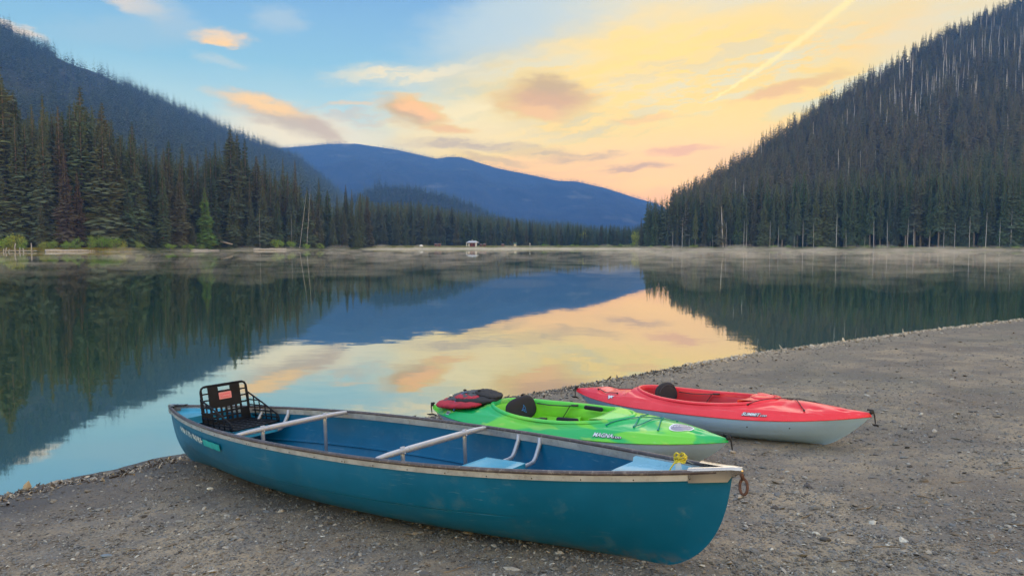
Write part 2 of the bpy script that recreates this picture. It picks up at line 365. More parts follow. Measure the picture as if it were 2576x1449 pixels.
# ------------------------------------------------------------------ water
def build_water():
    v=[(-1500,-40,0),(1500,-40,0),(1500,900,0),(-1500,900,0)]
    m=bpy.data.materials.new('lake_water'); m.use_nodes=True; nt=m.node_tree; nt.nodes.clear()
    out=nt.nodes.new('ShaderNodeOutputMaterial')
    g=nt.nodes.new('ShaderNodeNewGeometry'); sp=nt.nodes.new('ShaderNodeSeparateXYZ'); nt.links.new(g.outputs['Position'],sp.inputs[0])
    x=X(nt,sp.outputs[0]); y=X(nt,sp.outputs[1])
    n1=noise(nt,comb(nt,x*2.2,y*5.,0),1.,2,.5); n2=noise(nt,comb(nt,x*.3,y*.9,5),1.,3,.5)
    patch=noise(nt,comb(nt,x*.03,y*.05,9),1.,3,.5).ss(.35,.65)
    dist=(x*x+y*y).f('SQRT'); fade=X.op(nt,'DIVIDE',1.,1.+dist/14.)
    n1b=noise(nt,comb(nt,x*2.2,y*5.,7.7),1.,2,.5); amp=fade*(patch*.8+.3)
    bp=nt.nodes.new('ShaderNodeVectorMath'); bp.operation='NORMALIZE'
    nt.links.new(comb(nt,(n1-.5)*.030*amp,((n1b-.5)*.024+(n2-.5)*.008)*amp,1.),bp.inputs[0])
    gl=nt.nodes.new('ShaderNodeBsdfGlossy'); gl.inputs['Roughness'].default_value=.02; gl.inputs['Color'].default_value=(.96,.97,.91,1)
    df=nt.nodes.new('ShaderNodeBsdfDiffuse'); df.inputs['Color'].default_value=(.012,.066,.034,1)
    fr=nt.nodes.new('ShaderNodeFresnel'); fr.inputs['IOR'].default_value=2.8
    mx=nt.nodes.new('ShaderNodeMixShader'); nt.links.new(X(nt,fr.outputs[0]).f('POWER',.38).s,mx.inputs[0]); nt.links.new(df.outputs[0],mx.inputs[1]); nt.links.new(gl.outputs[0],mx.inputs[2])
    nt.links.new(bp.outputs[0],gl.inputs['Normal']); nt.links.new(bp.outputs[0],fr.inputs['Normal'])
    nt.links.new(mx.outputs[0],out.inputs['Surface'])
    tag(mesh('lake_water',v,[(0,1,2,3)],m,smooth=False),kind='structure')
build_water()
# ------------------------------------------------------------------ boats' poses and shape functions
CANOE=dict(g=[2.4113,1.0083,.4439,.4386,.5014,2.1753,3.0429,.1101,3.0062,2.2323],p=[-.9263,4.6123,.161,-.6486,.0608,-.0148])
GREEN=dict(g=[1.4893,.7514,.2356,.2176,.2327,3.0211,3.0568,.1373,1.6061,2.5039,.1176],p=[.3987,6.0597,.1067,-.6979,.0561,.0733])
RED=dict(g=[1.4782,.745,.2352,.2599,.2927,2.6268,3.0071,.1555,1.1353,1.9867,.1381],p=[1.7787,6.7427,.076,-.7577,.0572,.022])
def pmat(p):
    return Matrix.Translation((p[0],p[1],p[2]))@Euler((p[5],-p[4],p[3]),'XYZ').to_matrix().to_4x4()
def hullP(g,u,v,side=-1,inset=0.):
    a,B,zm,zs,zb,pw,ps,c,pc,n=g[:10]
    u=np.asarray(u,float); v=np.asarray(v,float)
    ze=np.where(u>0,zb,zs); s=zm+(ze-zm)*np.abs(u)**ps; W=B/2*(1-np.abs(u)**pw)
    W=np.maximum(W-inset,0); w_=np.clip(1-v,0,1); x=u*a*(1-c*(1-(1-w_**pc)**(1/1.6))-(.10 if len(g)>10 else .035)*w_); k=.02*np.abs(u)**3+inset; z=k+v*(s-k)
    nn=n-(n-1.5)*np.abs(u)**2; y=W*(1-(1-v)**nn)**(1/nn)
    return np.stack(np.broadcast_arrays(x,side*y,z),-1)
def deckP(g,u,t):
    a,B,zm,zs,zb,pw,ps,c,pc,n,hd=g
    u=np.asarray(u,float); t=np.asarray(t,float)
    w=B/2*(1-np.abs(u)**pw); ze=np.where(u>0,zb,zs); s=zm+(ze-zm)*np.abs(u)**ps
    z=s+hd*(1-.8*np.abs(u)**2.5)*(1-np.abs(t)**2.5)
    return np.stack(np.broadcast_arrays(u*a,w*t,z),-1)
# ------------------------------------------------------------------ beach
WL=np.array([(-60,-40),(-20,-8),(-9,0),(-6,2.4),(-4.7,3.95),(-3.66,5.16),(-3.43,5.48),(-3.08,5.68),(-2.9,5.94),(-2.67,6.16),(-.82,7.61),(-.08,8.55),(.82,9.31),(1.72,10.08),(2.8,11.11),(4.14,12.22),(5.98,13.53),(8.37,15.22),(12.49,17.86),(20,22),(40,30),(90,44)],float)
def wdist(x,y):
    best=np.full(x.shape,1e9); sg=np.ones(x.shape)
    for A,B in zip(WL[:-1],WL[1:]):
        e=B-A; t=np.clip(((x-A[0])*e[0]+(y-A[1])*e[1])/(e@e),0,1)
        dx=x-A[0]-t*e[0]; dy=y-A[1]-t*e[1]; d=np.hypot(dx,dy); cr=(x-A[0])*e[1]-(y-A[1])*e[0]
        m=d<best; best=np.where(m,d,best); sg=np.where(m,np.sign(cr),sg)
    return best*sg
ANCH=[]
for b in (CANOE,GREEN,RED):
    M=pmat(b['p']); a,c=b['g'][0],b['g'][7]
    for u in np.linspace(-.8,.8,7):
        q=M@Vector((u*a*(1-c-(.035 if len(b['g'])==10 else .10)),0,.02*abs(u)**3)); ANCH.append((q.x,q.y,q.z+.006))
ANCH=np.array(ANCH)
def gz0(x,y):
    d=wdist(x,y)+fbm(x*.9,y*.9,3,21)*.10+fbm(x*4,y*4,3,33)*.05
    h=np.where(d>0,.055*np.minimum(d,5)+.03*np.clip(d-5,0,30),.10*d)
    k=np.clip(d/.8,0,1)
    return h+k*(fbm(x*.55,y*.8,2,5)*.05+fbm(x*1.8,y*2.6,3,6)*.020),d
def gz(x,y):
    x=np.asarray(x,float); y=np.asarray(y,float); h,d=gz0(x,y)
    ab,_=gz0(ANCH[:,0],ANCH[:,1]); num=0;den=.25
    for (ax,ay,az_),b0 in zip(ANCH,ab):
        w=np.exp(-((x-ax)**2+(y-ay)**2)/(2*.45**2)); num=num+w*(az_-b0); den=den+w
    return h+np.where(d>-.2,num/den,0)
def build_beach():
    ys=np.concatenate([np.linspace(-28,0,18),1.0*(48./1.0)**np.linspace(0,1,620)])
    ts=np.linspace(-1.5,2.0,760)
    yy,tt=np.meshgrid(ys,ts,indexing='ij'); xx=tt*(np.abs(yy)+2.0)
    z=gz(xx,yy); d=wdist(xx,yy)
    near=np.clip(1-yy/20,0.1,1)
    z=z+np.where(d>0,1,.3)*(fbm(xx*14,yy*14,3,50)*.010+fbm(xx*45,yy*45,2,60)*.006)*near
    P=np.stack([xx,yy,z],-1).reshape(-1,3); n,k=yy.shape
    i,j=np.meshgrid(np.arange(n-1),np.arange(k-1),indexing='ij'); a=(i*k+j).ravel()
    F=np.stack([a,a+1,a+k+1,a+k],-1)
    F=F[(z.ravel()[F]).max(1)>-.5]
    m,nt,b=newmat('gravel_beach')
    g=nt.nodes.new('ShaderNodeNewGeometry'); pos=g.outputs['Position']; sp=nt.nodes.new('ShaderNodeSeparateXYZ'); nt.links.new(pos,sp.inputs[0]); zz=X(nt,sp.outputs[2])
    n1=noise(nt,pos,.9,5,.6); n2=noise(nt,pos,5.,5,.65); n3=noise(nt,pos,60.,4,.7)
    n0=noise(nt,pos,.35,4,.6); c=mixc(nt,n1.ss(.38,.62),srgb(114,102,91),srgb(158,141,119)); c=mixc(nt,n0.ss(.5,.62)*.4,c,srgb(96,96,84))
    c=mixc(nt,n2.ss(.4,.68)*.6,c,srgb(102,100,101))
    c=mixc(nt,n3.ss(.35,.7)*.55,c,srgb(84,79,75))
    def vor(s,lo,hi,amt,c,off):
        mp=nt.nodes.new('ShaderNodeMapping'); nt.links.new(pos,mp.inputs[0]); mp.inputs['Scale'].default_value=(1,1.35,1); mp.inputs['Location'].default_value=(off,off,0)
        wv=nt.nodes.new('ShaderNodeVectorMath'); wv.operation='ADD'
        vn=nt.nodes.new('ShaderNodeTexNoise'); vn.inputs['Scale'].default_value=s*.7; nt.links.new(pos,vn.inputs['Vector'])
        sc=nt.nodes.new('ShaderNodeVectorMath'); sc.operation='SCALE'; sc.inputs['Scale'].default_value=.5/s; nt.links.new(vn.outputs[1],sc.inputs[0])
        nt.links.new(mp.outputs[0],wv.inputs[0]); nt.links.new(sc.outputs[0],wv.inputs[1])
        v=nt.nodes.new('ShaderNodeTexVoronoi'); v.inputs['Scale'].default_value=s; v.inputs['Randomness'].default_value=1; nt.links.new(wv.outputs[0],v.inputs['Vector'])
        cs=nt.nodes.new('ShaderNodeSeparateXYZ'); nt.links.new(v.outputs['Color'],cs.inputs[0])
        pick=X(nt,cs.outputs[0]).ss(1-amt,1-amt+.02); dist=X(nt,v.outputs['Distance'])
        inside=1-dist.ss(.28,.40)
        tone=nt.nodes.new('ShaderNodeValToRGB'); nt.links.new(cs.outputs[1],tone.inputs[0]); e=tone.color_ramp.elements
        cols=[(60,58,62),(98,98,104),(132,132,136),(102,92,84),(158,154,150),(82,90,102)]
        e[0].color=srgb(*cols[0]); e[1].color=srgb(*cols[-1])
        for q in range(1,5):
            ne=e.new(q/5.); ne.color=srgb(*cols[q])
        tone.color_ramp.interpolation='CONSTANT'
        k=pick*inside
        return mixc(nt,k*.8,c,tone.outputs[0]),k*(1-dist)
    c,h1=vor(70.,.0,.0,.45,c,0.); c,h2=vor(34.,0,0,.22,c,3.3)
    wet=1-(zz+n2*.05-.025).ss(.018,.10)
    c=mixc(nt,wet*.72,c,srgb(52,46,46))
    nt.links.new(c,b.inputs['Base Color'])
    nt.links.new((.92-wet*.45).s,b.inputs['Roughness']); b.inputs['Specular IOR Level'].default_value=.35
    bump(nt,b,h1*.6+h2*1.+n3*.7+n2*.5,.9,.012)
    tag(mesh('beach',P,F,m),kind='structure')
build_beach()
# gravel chips
def chip_template(r):
    # squashed jittered octahedral prism: 6 rim pts + top + bottom
    a=np.linspace(0,2*np.pi,6,endpoint=False)+r.uniform(-.3,.3,6); rad=r.uniform(.65,1.1,6)
    rim=np.stack([np.cos(a)*rad,np.sin(a)*rad,r.uniform(-.1,.1,6)],-1)
    top=np.stack([np.cos(a)*rad*.62,np.sin(a)*rad*.62,np.full(6,.8)+r.uniform(-.25,.25,6)],-1)
    V=np.concatenate([rim,top,[[0,0,-.6]]]); F=[]
    for i in range(6):
        j=(i+1)%6; F+= [(i,j,6+j),(i,6+j,6+i),(12,j,i)]
    F+=[(6,7,8),(6,8,9),(6,9,10),(6,10,11)]
    return V,np.array(F)
def scatter(templates,pos,scale,yaw,tiltx,tilty,attr):
    """merge templates: pos(N,3), scale(N,3) -> V,F,A"""
    Vs=[];Fs=[];As=[];base=0; N=len(pos); idx=rng.integers(0,len(templates),N)
    for k,(TV,TF) in enumerate(templates):
        s=np.where(idx==k)[0]
        if not len(s): continue
        v=TV[None]*scale[s][:,None,:]
        cx,sx=np.cos(tiltx[s])[:,None],np.sin(tiltx[s])[:,None]
        y=v[...,1]*cx-v[...,2]*sx; z=v[...,1]*sx+v[...,2]*cx; x=v[...,0]
        cy,sy=np.cos(tilty[s])[:,None],np.sin(tilty[s])[:,None]
        x,z=x*cy+z*sy,-x*sy+z*cy
        c,sn=np.cos(yaw[s])[:,None],np.sin(yaw[s])[:,None]
        x,y=x*c-y*sn,x*sn+y*c
        v=np.stack([x,y,z],-1)+pos[s][:,None,:]
        nv=TV.shape[0]; Vs.append(v.reshape(-1,3)); As.append(np.repeat(attr[s],nv))
        Fs.append((TF[None]+(np.arange(len(s))*nv)[:,None,None]+base).reshape(-1,TF.shape[1])); base+=len(s)*nv
    return np.concatenate(Vs),np.concatenate(Fs),np.concatenate(As)
def set_attr(o,a,name='tint'):
    at=o.data.attributes.new(name,'FLOAT','POINT'); at.data.foreach_set('value',a.astype(np.float32))
def build_gravel():
    m,nt,b=newmat('stone_chips'); at=nt.nodes.new('ShaderNodeAttribute'); at.attribute_name='tint'
    r=nt.nodes.new('ShaderNodeValToRGB'); nt.links.new(at.outputs['Fac'],r.inputs[0]); e=r.color_ramp.elements
    cols=[(62,60,62),(98,95,96),(118,110,98),(102,106,112),(134,130,124),(94,84,74),(156,152,146),(190,188,182)]
    e[0].color=srgb(*cols[0]); e[1].color=srgb(*cols[-1])
    for q in range(1,7):
        ne=e.new(q/7.); ne.color=srgb(*cols[q])
    n=noise(nt,coord(nt),90,3,.6)
    nt.links.new(mixc(nt,n.ss(.4,.7)*.4,r.outputs[0],srgb(96,88,80)),b.inputs['Base Color']); b.inputs['Roughness'].default_value=.8; b.inputs['Specular IOR Level'].default_value=.3
    T=[chip_template(np.random.default_rng(k)) for k in range(12)]
    N=125000
    # image-uniform-ish density on the beach
    r0=np.random.default_rng(5)
    py=800+ (1500-800)*r0.random(N)**.8; px=r0.uniform(-150,2720,N)
    dd=(py-617)/1850; Y=1.55/dd; Xx=(px-1288)/1850*Y
    Y+=r0.normal(0,.02,N)
    d=wdist(Xx,Y); clump=fbm(Xx*1.3,Y*1.3,3,77)
    keep=(d>-.03)&(d<14)&((clump>-.25)|(r0.random(N)<.35))
    right=(Xx>-.9)&(d<1.1)
    Xx,Y,d=Xx[keep],Y[keep],d[keep]; n_=len(Xx); s=.0024*np.exp(r0.normal(0,.6,n_))*(1+.11*Y)
    edge=(Xx>-1.2)&(d<.9); s=np.where(edge,s*1.5,s)
    s=np.minimum(s,.026)
    scale=np.stack([s*r0.uniform(1.,2.0,n_),s*r0.uniform(.7,1.2,n_),s*r0.uniform(.25,.6,n_)],-1)
    z=gz(Xx,Y)+s*.15
    tint=r0.random(n_); tint=np.where((d<.35)&(d>-.1),tint*.45,tint); tint=np.where((tint>.88)&(r0.random(n_)<.75),.4,tint)
    V,F,A=scatter(T,np.stack([Xx,Y,z],-1),scale,r0.uniform(0,6.28,n_),r0.normal(0,.25,n_),r0.normal(0,.25,n_),tint)
    o=mesh('gravel',V,F,m,smooth=False); set_attr(o,A); tag(o,'loose grey and brown stone chips scattered over the beach','gravel',kind='stuff')
    # litter along the waterline
    m2,nt,b=newmat('wet_litter'); at=nt.nodes.new('ShaderNodeAttribute'); at.attribute_name='tint'
    c=mixc(nt,X(nt,at.outputs['Fac']),srgb(52,44,40),srgb(176,164,148)); nt.links.new(c,b.inputs['Base Color']); b.inputs['Roughness'].default_value=.45
    N=9000; seg=r0.random(N); L=np.array(WL[4:19]); cum=np.concatenate([[0],np.cumsum(np.hypot(*(L[1:]-L[:-1]).T))]); q=(seg**1.5)*cum[-1]
    xs=np.interp(q,cum,L[:,0]); ys=np.interp(q,cum,L[:,1]); off=np.abs(r0.normal(0,.14,N))-.04
    xs=xs+off*.7; ys=ys-off*.7
    ok=(gz(xs,ys)>-.012); xs,ys=xs[ok],ys[ok]; n_=len(xs); s=.007*np.exp(r0.normal(0,.5,n_))*(1+.05*ys)
    scale=np.stack([s*1.8,s*.8,s*.35],-1)
    V,F,A=scatter(T,np.stack([xs,ys,np.maximum(gz(xs,ys),0)+.004],-1),scale,r0.uniform(0,6.28,n_),r0.normal(0,.5,n_),r0.normal(0,.6,n_),np.where(xs>2.6,.45+.55*r0.random(n_),r0.random(n_)**2))  # lighter to the right: pale stones, with glints put into the tint
    o=mesh('waterline_litter',V,F,m2,smooth=False); set_attr(o,A); tag(o,'dark wet leaf and bark litter with paler chips washed up along the waterline','litter',kind='stuff')
build_gravel()
# ------------------------------------------------------------------ canoe
M_hull=simple('canoe_plastic',(.0,.092,.195),rough=.40,var=.10,vs=2.5,bs=.12,bscale=140,bd=.0008,spec=.3,dirt=(.10,.17,.20,1),dirtamt=.25)
M_alu=simple('weathered_aluminium',(.37,.38,.41),rough=.45,metal=.55,var=.12,vs=14,dirt=(.14,.11,.09,1),dirtamt=.45)
M_cap=simple('dark_rail_rubber',(.055,.042,.050),rough=.38,var=.25,vs=18,dirt=(.35,.33,.31,1),dirtamt=.5)
M_tube=simple('brushed_aluminium_tube',(.36,.38,.44),rough=.42,metal=.45,var=.06,vs=20)
M_pol=simple('polished_end_cap_metal',(.45,.42,.39),rough=.3,metal=.9,var=.10,vs=9)
M_seatb=simple('blue_seat_plastic',(.03,.27,.42),rough=.38,var=.08,vs=6)
M_black=simple('black_plastic',(.010,.012,.018),rough=.55,var=.2,spec=.12)
M_rust=simple('rusty_steel',(.10,.05,.04),rough=.7,metal=.4,var=.3,vs=60)
M_dark=simple('dark_rivet',(.03,.025,.025),rough=.6)
def scuff(m):
    nt=m.node_tree; b=nt.nodes['Principled BSDF']; src=b.inputs['Base Color'].links[0].from_socket; c=coord(nt)
    mp=nt.nodes.new('ShaderNodeMapping'); nt.links.new(c,mp.inputs[0]); mp.inputs['Scale'].default_value=(1.6,40,70); mp.inputs['Rotation'].default_value=(0,.05,0)
    sp=nt.nodes.new('ShaderNodeSeparateXYZ'); nt.links.new(c,sp.inputs[0]); z=X(nt,sp.outputs[2])
    s=noise(nt,mp.outputs[0],1.,3,.6).ss(.62,.70)*noise(nt,c,2.2,2).ss(.45,.6)
    o=mixc(nt,s*.22,src,(.20,.30,.36,1)); mud=noise(nt,c,14,5,.7).ss(.42,.62)*(1-z.ss(.02,.11))
    o=mixc(nt,mud*.5,o,(.12,.105,.09,1)); nt.links.new(o,b.inputs['Base Color'])
scuff(M_hull)
def build_canoe():
    g=CANOE['g']; a=g[0]; B=g[1]
    root=empty('canoe'); root.matrix_world=pmat(CANOE['p'])
    tag(root,'teal blue open canoe with dark topped metal gunwales lying nearest on the gravel','canoe','canoe and kayaks drawn up on the beach')
    v=np.unique(np.concatenate([[0],np.linspace(.004,.06,7),np.linspace(.08,.4,12),np.linspace(.425,.44,4),np.linspace(.445,.50,23),np.linspace(.51,.53,4),np.linspace(.55,1,12)]))
    us=np.sin(np.linspace(-1,1,151)*math.pi/2*.94)/math.sin(math.pi/2*.94)
    def crease(P,uu,vv,inner=0):
        fade=np.clip((.62-uu)/.25,0,1)*np.clip((uu+.97)/.1,0,1)
        k=.010*np.clip((vv-.468)/.012,0,1)*np.clip((.95-vv)/.45,0,1)-.011*np.exp(-((vv-.468)/.0065)**2)
        P[...,1]+=np.sign(P[...,1])*k*fade*(np.abs(P[...,1])>.02)
        return P
    for inset in (0.,.008):
        pass
    mb=MB()
    for inset,flip in ((0.,False),(.008,True)):
        vv=np.concatenate([-v[::-1],v[1:]]); U,V=np.meshgrid(us*(1 if inset==0 else .985),vv,indexing='ij')
        P=hullP(g,U,np.abs(V),1,inset); P[...,1]*=np.sign(V); P=crease(P,U,np.abs(V))
        mb.grid(P,flip=flip)
    hull=mb.build('hull',M_hull,root)
    # hull bow/stern stem strip hidden seam
    # gunwales
    def sweep(mb,side,prof,us_,m=0,close=True):
        Gp=hullP(g,us_,np.ones_like(us_),side); T=np.gradient(Gp,axis=0); T/=np.linalg.norm(T,axis=1)[:,None]
        Nn=np.stack([-T[:,1],T[:,0],0*T[:,0]],-1); Nn*=np.sign(Nn[:,1:2])*side; Nn/=np.maximum(np.linalg.norm(Nn,axis=1)[:,None],1e-6)
        P=[[Gp[i]+Nn[i]*o+np.array([0,0,z]) for o,z in prof] for i in range(len(us_))]
        mb.grid(P,m,closev=True)
        n=len(prof); mb.add(P[0],[tuple(range(n))],m); mb.add(P[-1],[tuple(reversed(range(n)))],m)
    ug=us[(us>-.985)&(us<.975)]
    circ=[(.002+.0145*math.cos(t),.004+.0115*math.sin(t)) for t in np.linspace(0,2*math.pi,12,endpoint=False)]
    flange=[(.002,-.034),(.0055,-.034),(.0065,-.002),(-.013,-.002),(-.013,-.040),(-.0095,-.040),(-.0095,-.006),(.002,-.006)]
    for side in(-1,1):
        mb=MB(); sweep(mb,side,flange,ug)
        # rivets
        for ux in np.linspace(-.9,.93,20):
            q=hullP(g,ux,1.,side); mb.ball(q+np.array([0,side*.0065,-.026]),(.004,.002,.004),8,5,1)
            if abs(ux-.0)<.5 and int(ux*40)%3==0: mb.ball(q+np.array([.022,side*.0065,-.026]),(.004,.002,.004),8,5,1)
        gw=mb.build('gunwale',[M_alu,M_dark],root); auto(gw)
        mb=MB(); sweep(mb,side,circ,ug); mb.build('rail_cap',M_cap,gw)
    # thwarts
    def inner_floor(x,y):
        u=x/a; pw=g[5]; W=max(B/2*(1-abs(u)**pw)-.008,.01); n=g[9]-(g[9]-1.5)*u*u; f=min(abs(y)/W,.999)
        vv=1-(1-f**n)**(1/n); s=g[2]+((g[4] if u>0 else g[3])-g[2])*abs(u)**g[6]; k=.02*abs(u)**3+.008
        return k+vv*(s-k)
    for tu in(-.297,.256):
        G0=hullP(g,tu,1.,1); x=G0[0]; W=G0[1]; z=G0[2]
        mb=MB(); ys=[-W+.004,-W+.03,-W+.10,-W*.52,W*.52,W-.10,W-.03,W-.004]; zs=[.001,.002,.005,.007,.007,.005,.002,.001]
        mb.tube([(x,y,z+q) for y,q in zip(ys,zs)],[.009,.014,.0165,.0175,.0175,.0165,.014,.009],14)
        mb.tube([(x,-W*.47,z+.007),(x,W*.47,z+.007)],.019,14)
        th=mb.build('thwart',M_tube,root); auto(th,50)
        for s in(-1,1):
            y=s*W*.55; zb=inner_floor(x,y); mb=MB()
            mb.tube([(x,y,z+.03),(x,y,z-.03),(x,y,zb)],[.017,.015,.013],10,flat=.6); mb.ball((x+.018,y,z-.005),.006,8,5)
            mb.build('strut',M_tube,th)
    # seats
    def seat(x0,x1,zs,yw,name='seat'):
        mb=MB(); nx,ny=14,14
        P=[]
        for i in range(nx):
            r=[]
            for j in range(ny):
                p=-1+2*i/(nx-1); q=-1+2*j/(ny-1)
                rx=p*math.sqrt(1-.10*q*q); ry=q*math.sqrt(1-.08*p*p)
                e=max(abs(p),abs(q)); dz=-.018*math.cos(p*math.pi/2)*math.cos(q*math.pi/2)-(.012*max(0,(e-.86)/.14)**2)
                r.append(((x0+x1)/2+rx*(x1-x0)/2,ry*yw,zs+dz))
            P.append(r)
        mb.grid(P,flip=True)
        rim=[P[i][0] for i in range(nx)]+[P[-1][j] for j in range(1,ny)]+[P[i][-1] for i in range(nx-2,-1,-1)]+[P[0][j] for j in range(ny-2,0,-1)]
        mb.grid([[(p[0],p[1],p[2]) for p in rim],[(p[0],p[1]*.98,p[2]-.035) for p in rim]],closev=True,flip=True)
        st=mb.build(name,M_seatb,root)
        for xb in (x0+.07,x1-.05):
            G0=hullP(g,xb/a,1.,1); W,z=G0[1]-.016,G0[2]
            mb=MB()
            pts=[(xb,W,z-.006),(xb,W-.004,z-.045),(xb,W-.05,zs-.02),(xb,W-.075,zs-.04),(xb,W-.11,zs-.045)]
            mb.tube([(x_,-y_,z_) for x_,y_,z_ in pts]+[(x_,y_,z_) for x_,y_,z_ in reversed(pts)],[.012,.016,.015,.014,.013,.013,.014,.015,.016,.012],10,flat=.8)
            mb.build('seat_bracket',M_tube,st)
        return st
    seat(.84,1.14,.355,.20)
    seat(-1.62,-1.24,.345,.24)
    # end decks
    for sgn,x0 in((1,1.82),(-1,-1.88)):
        mb=MB(); xs=np.linspace(x0,sgn*2.30,14); P=[]
        for x in xs:
            G0=hullP(g,x/a,1.,1); w=max(G0[1]-.011,.004); z=G0[2]-.028
            P.append([(x,-w,z+.018),(x,-w*.86,z+.016),(x,-w*.82,z-.004),(x,0,z),(x,w*.82,z-.004),(x,w*.86,z+.016),(x,w,z+.018)])
        mb.grid(P,flip=sgn>0); 
        f=P[0]; mb.grid([f,[(p[0]-sgn*.0,p[1],p[2]-.05) for p in f]],flip=sgn<0)
        f2=[(p[0]-sgn*.035,p[1],p[2]-.050) for p in f]; mb.grid([[(p[0],p[1],p[2]-.05) for p in f],f2],flip=sgn<0)
        ed=mb.build('end_deck',simple('sky_sheen_deck_plastic',(.16,.38,.52),rough=.3,var=.06) if sgn>0 else M_seatb,root)  # bow deck paler than the stern's: reflected sky put into its colour
    # end caps
    for sgn in(1,-1):
        x0=2.235 if sgn>0 else 2.26; L=2.453 if sgn>0 else 2.415
        def outer(x):
            G0=hullP(g,min(x/a,.9999),1.,1) ; return max(G0[1],0)+.012
        xs=np.linspace(x0,L,12); z0=g[4] if sgn>0 else g[3]
        zz=lambda x:hullP(g,min(x,a*.999)/a*sgn,1.,1)[2]+.017
        wo=[max(outer(x),.012)+.012*((x-x0)/(L-x0)) for x in xs]; wo[-1]*=.45; wo[-2]*=.85
        wi=[max(w-.040,0) for w in wo]
        mb=MB()
        for s in(-1,1):
            top=[[(sgn*x,s*o,zz(x)-.006),(sgn*x,s*(o-.006),zz(x)+.003),(sgn*x,s*(o*.5+i_*.5),zz(x)+.006),(sgn*x,s*i_,zz(x)+.002)] for x,o,i_ in zip(xs,wo,wi)]
            mb.grid(top,flip=(s*sgn<0))
            sk=[[(sgn*x,s*o,zz(x)-.006),(sgn*x,s*(o-.004),zz(x)-.018),(sgn*min(x,a+.012),s*min(o-.006,.04+o*.4) if x>a else s*(o-.006),zz(x)-.060 if x<a else zz(x)-.035)] for x,o in zip(xs,wo)]
            mb.grid(sk,flip=(s*sgn>0))
        x=xs[-1]; mb.ball((sgn*(x-.012),0,zz(x)-.012),(.018,wo[-1]*.95,.018),12,8)
        mb.build('end_cap',M_pol,root)
    # tow ring under bow cap
    mb=MB(); cx,cz=a+.045,g[4]-.062
    mb.tube([(cx+.017*math.cos(t),.004*math.sin(t),cz+.034*math.sin(t)) for t in np.linspace(0,2*math.pi,17)],.0065,8,cap=False)
    mb.tube([(cx-.012,0,cz+.07),(cx,0,cz+.03)],.009,8)
    mb.build('tow_ring',M_rust,root)
    # worn registration marks on the stern quarter
    mt=simple('worn_teal_sticker',(.0,.30,.33),rough=.5,var=.15,vs=30); mw=simple('worn_white_letters',(.42,.50,.55),rough=.6,var=.3,vs=60,dirt=(.04,.16,.2,1),dirtamt=.8)
    def onhull(u,vv,off=.0025):
        P=hullP(g,u,vv,-1); d1=hullP(g,u+.004,vv,-1)-P; d2=hullP(g,u,vv+.004,-1)-P; n=np.cross(d1,d2); n/=np.linalg.norm(n); 
        if n[1]>0:n=-n
        return P+n*(off+.013)
    mb=MB()
    P=[[onhull(-.515+.125*i/8,.82-.10*j/4-.004*math.sin(i*2.1)) for j in range(5)] for i in range(9)]
    mb.grid(P); mb.build('sticker',mt,root)
    rr=random.Random(4)
    strokes=[(-.745,.5),(-.722,.7),(-.712,.6),(-.70,.9),(-.672,.8),(-.650,.9),(-.638,.9),(-.605,.4),(-.592,.6),(-.571,.9),(-.555,1),(-.548,1),(-.532,1)]
    for k,(u0,hh) in enumerate(strokes):
        lean=rr.uniform(-.008,.012); v0=.855-.03*k/13; h_=.07+.03*hh; w_=.0042
        mb=MB(); q=[[onhull(u0+lean*(1-t)+w_*s,v0-h_*(1-t)) for t in (0,.33,.66,1)] for s in(-1,1)]
        mb.grid(q)
        if k%3==0: 
            q=[[onhull(u0+lean*.5+s,v0-h_*.5+t) for t in(-.008,.008)] for s in(0,.014)]; mb.grid(q)
        mb.build('worn_letter',mw,root)
    return root
canoe=build_canoe()
CM=pmat(CANOE['p'])
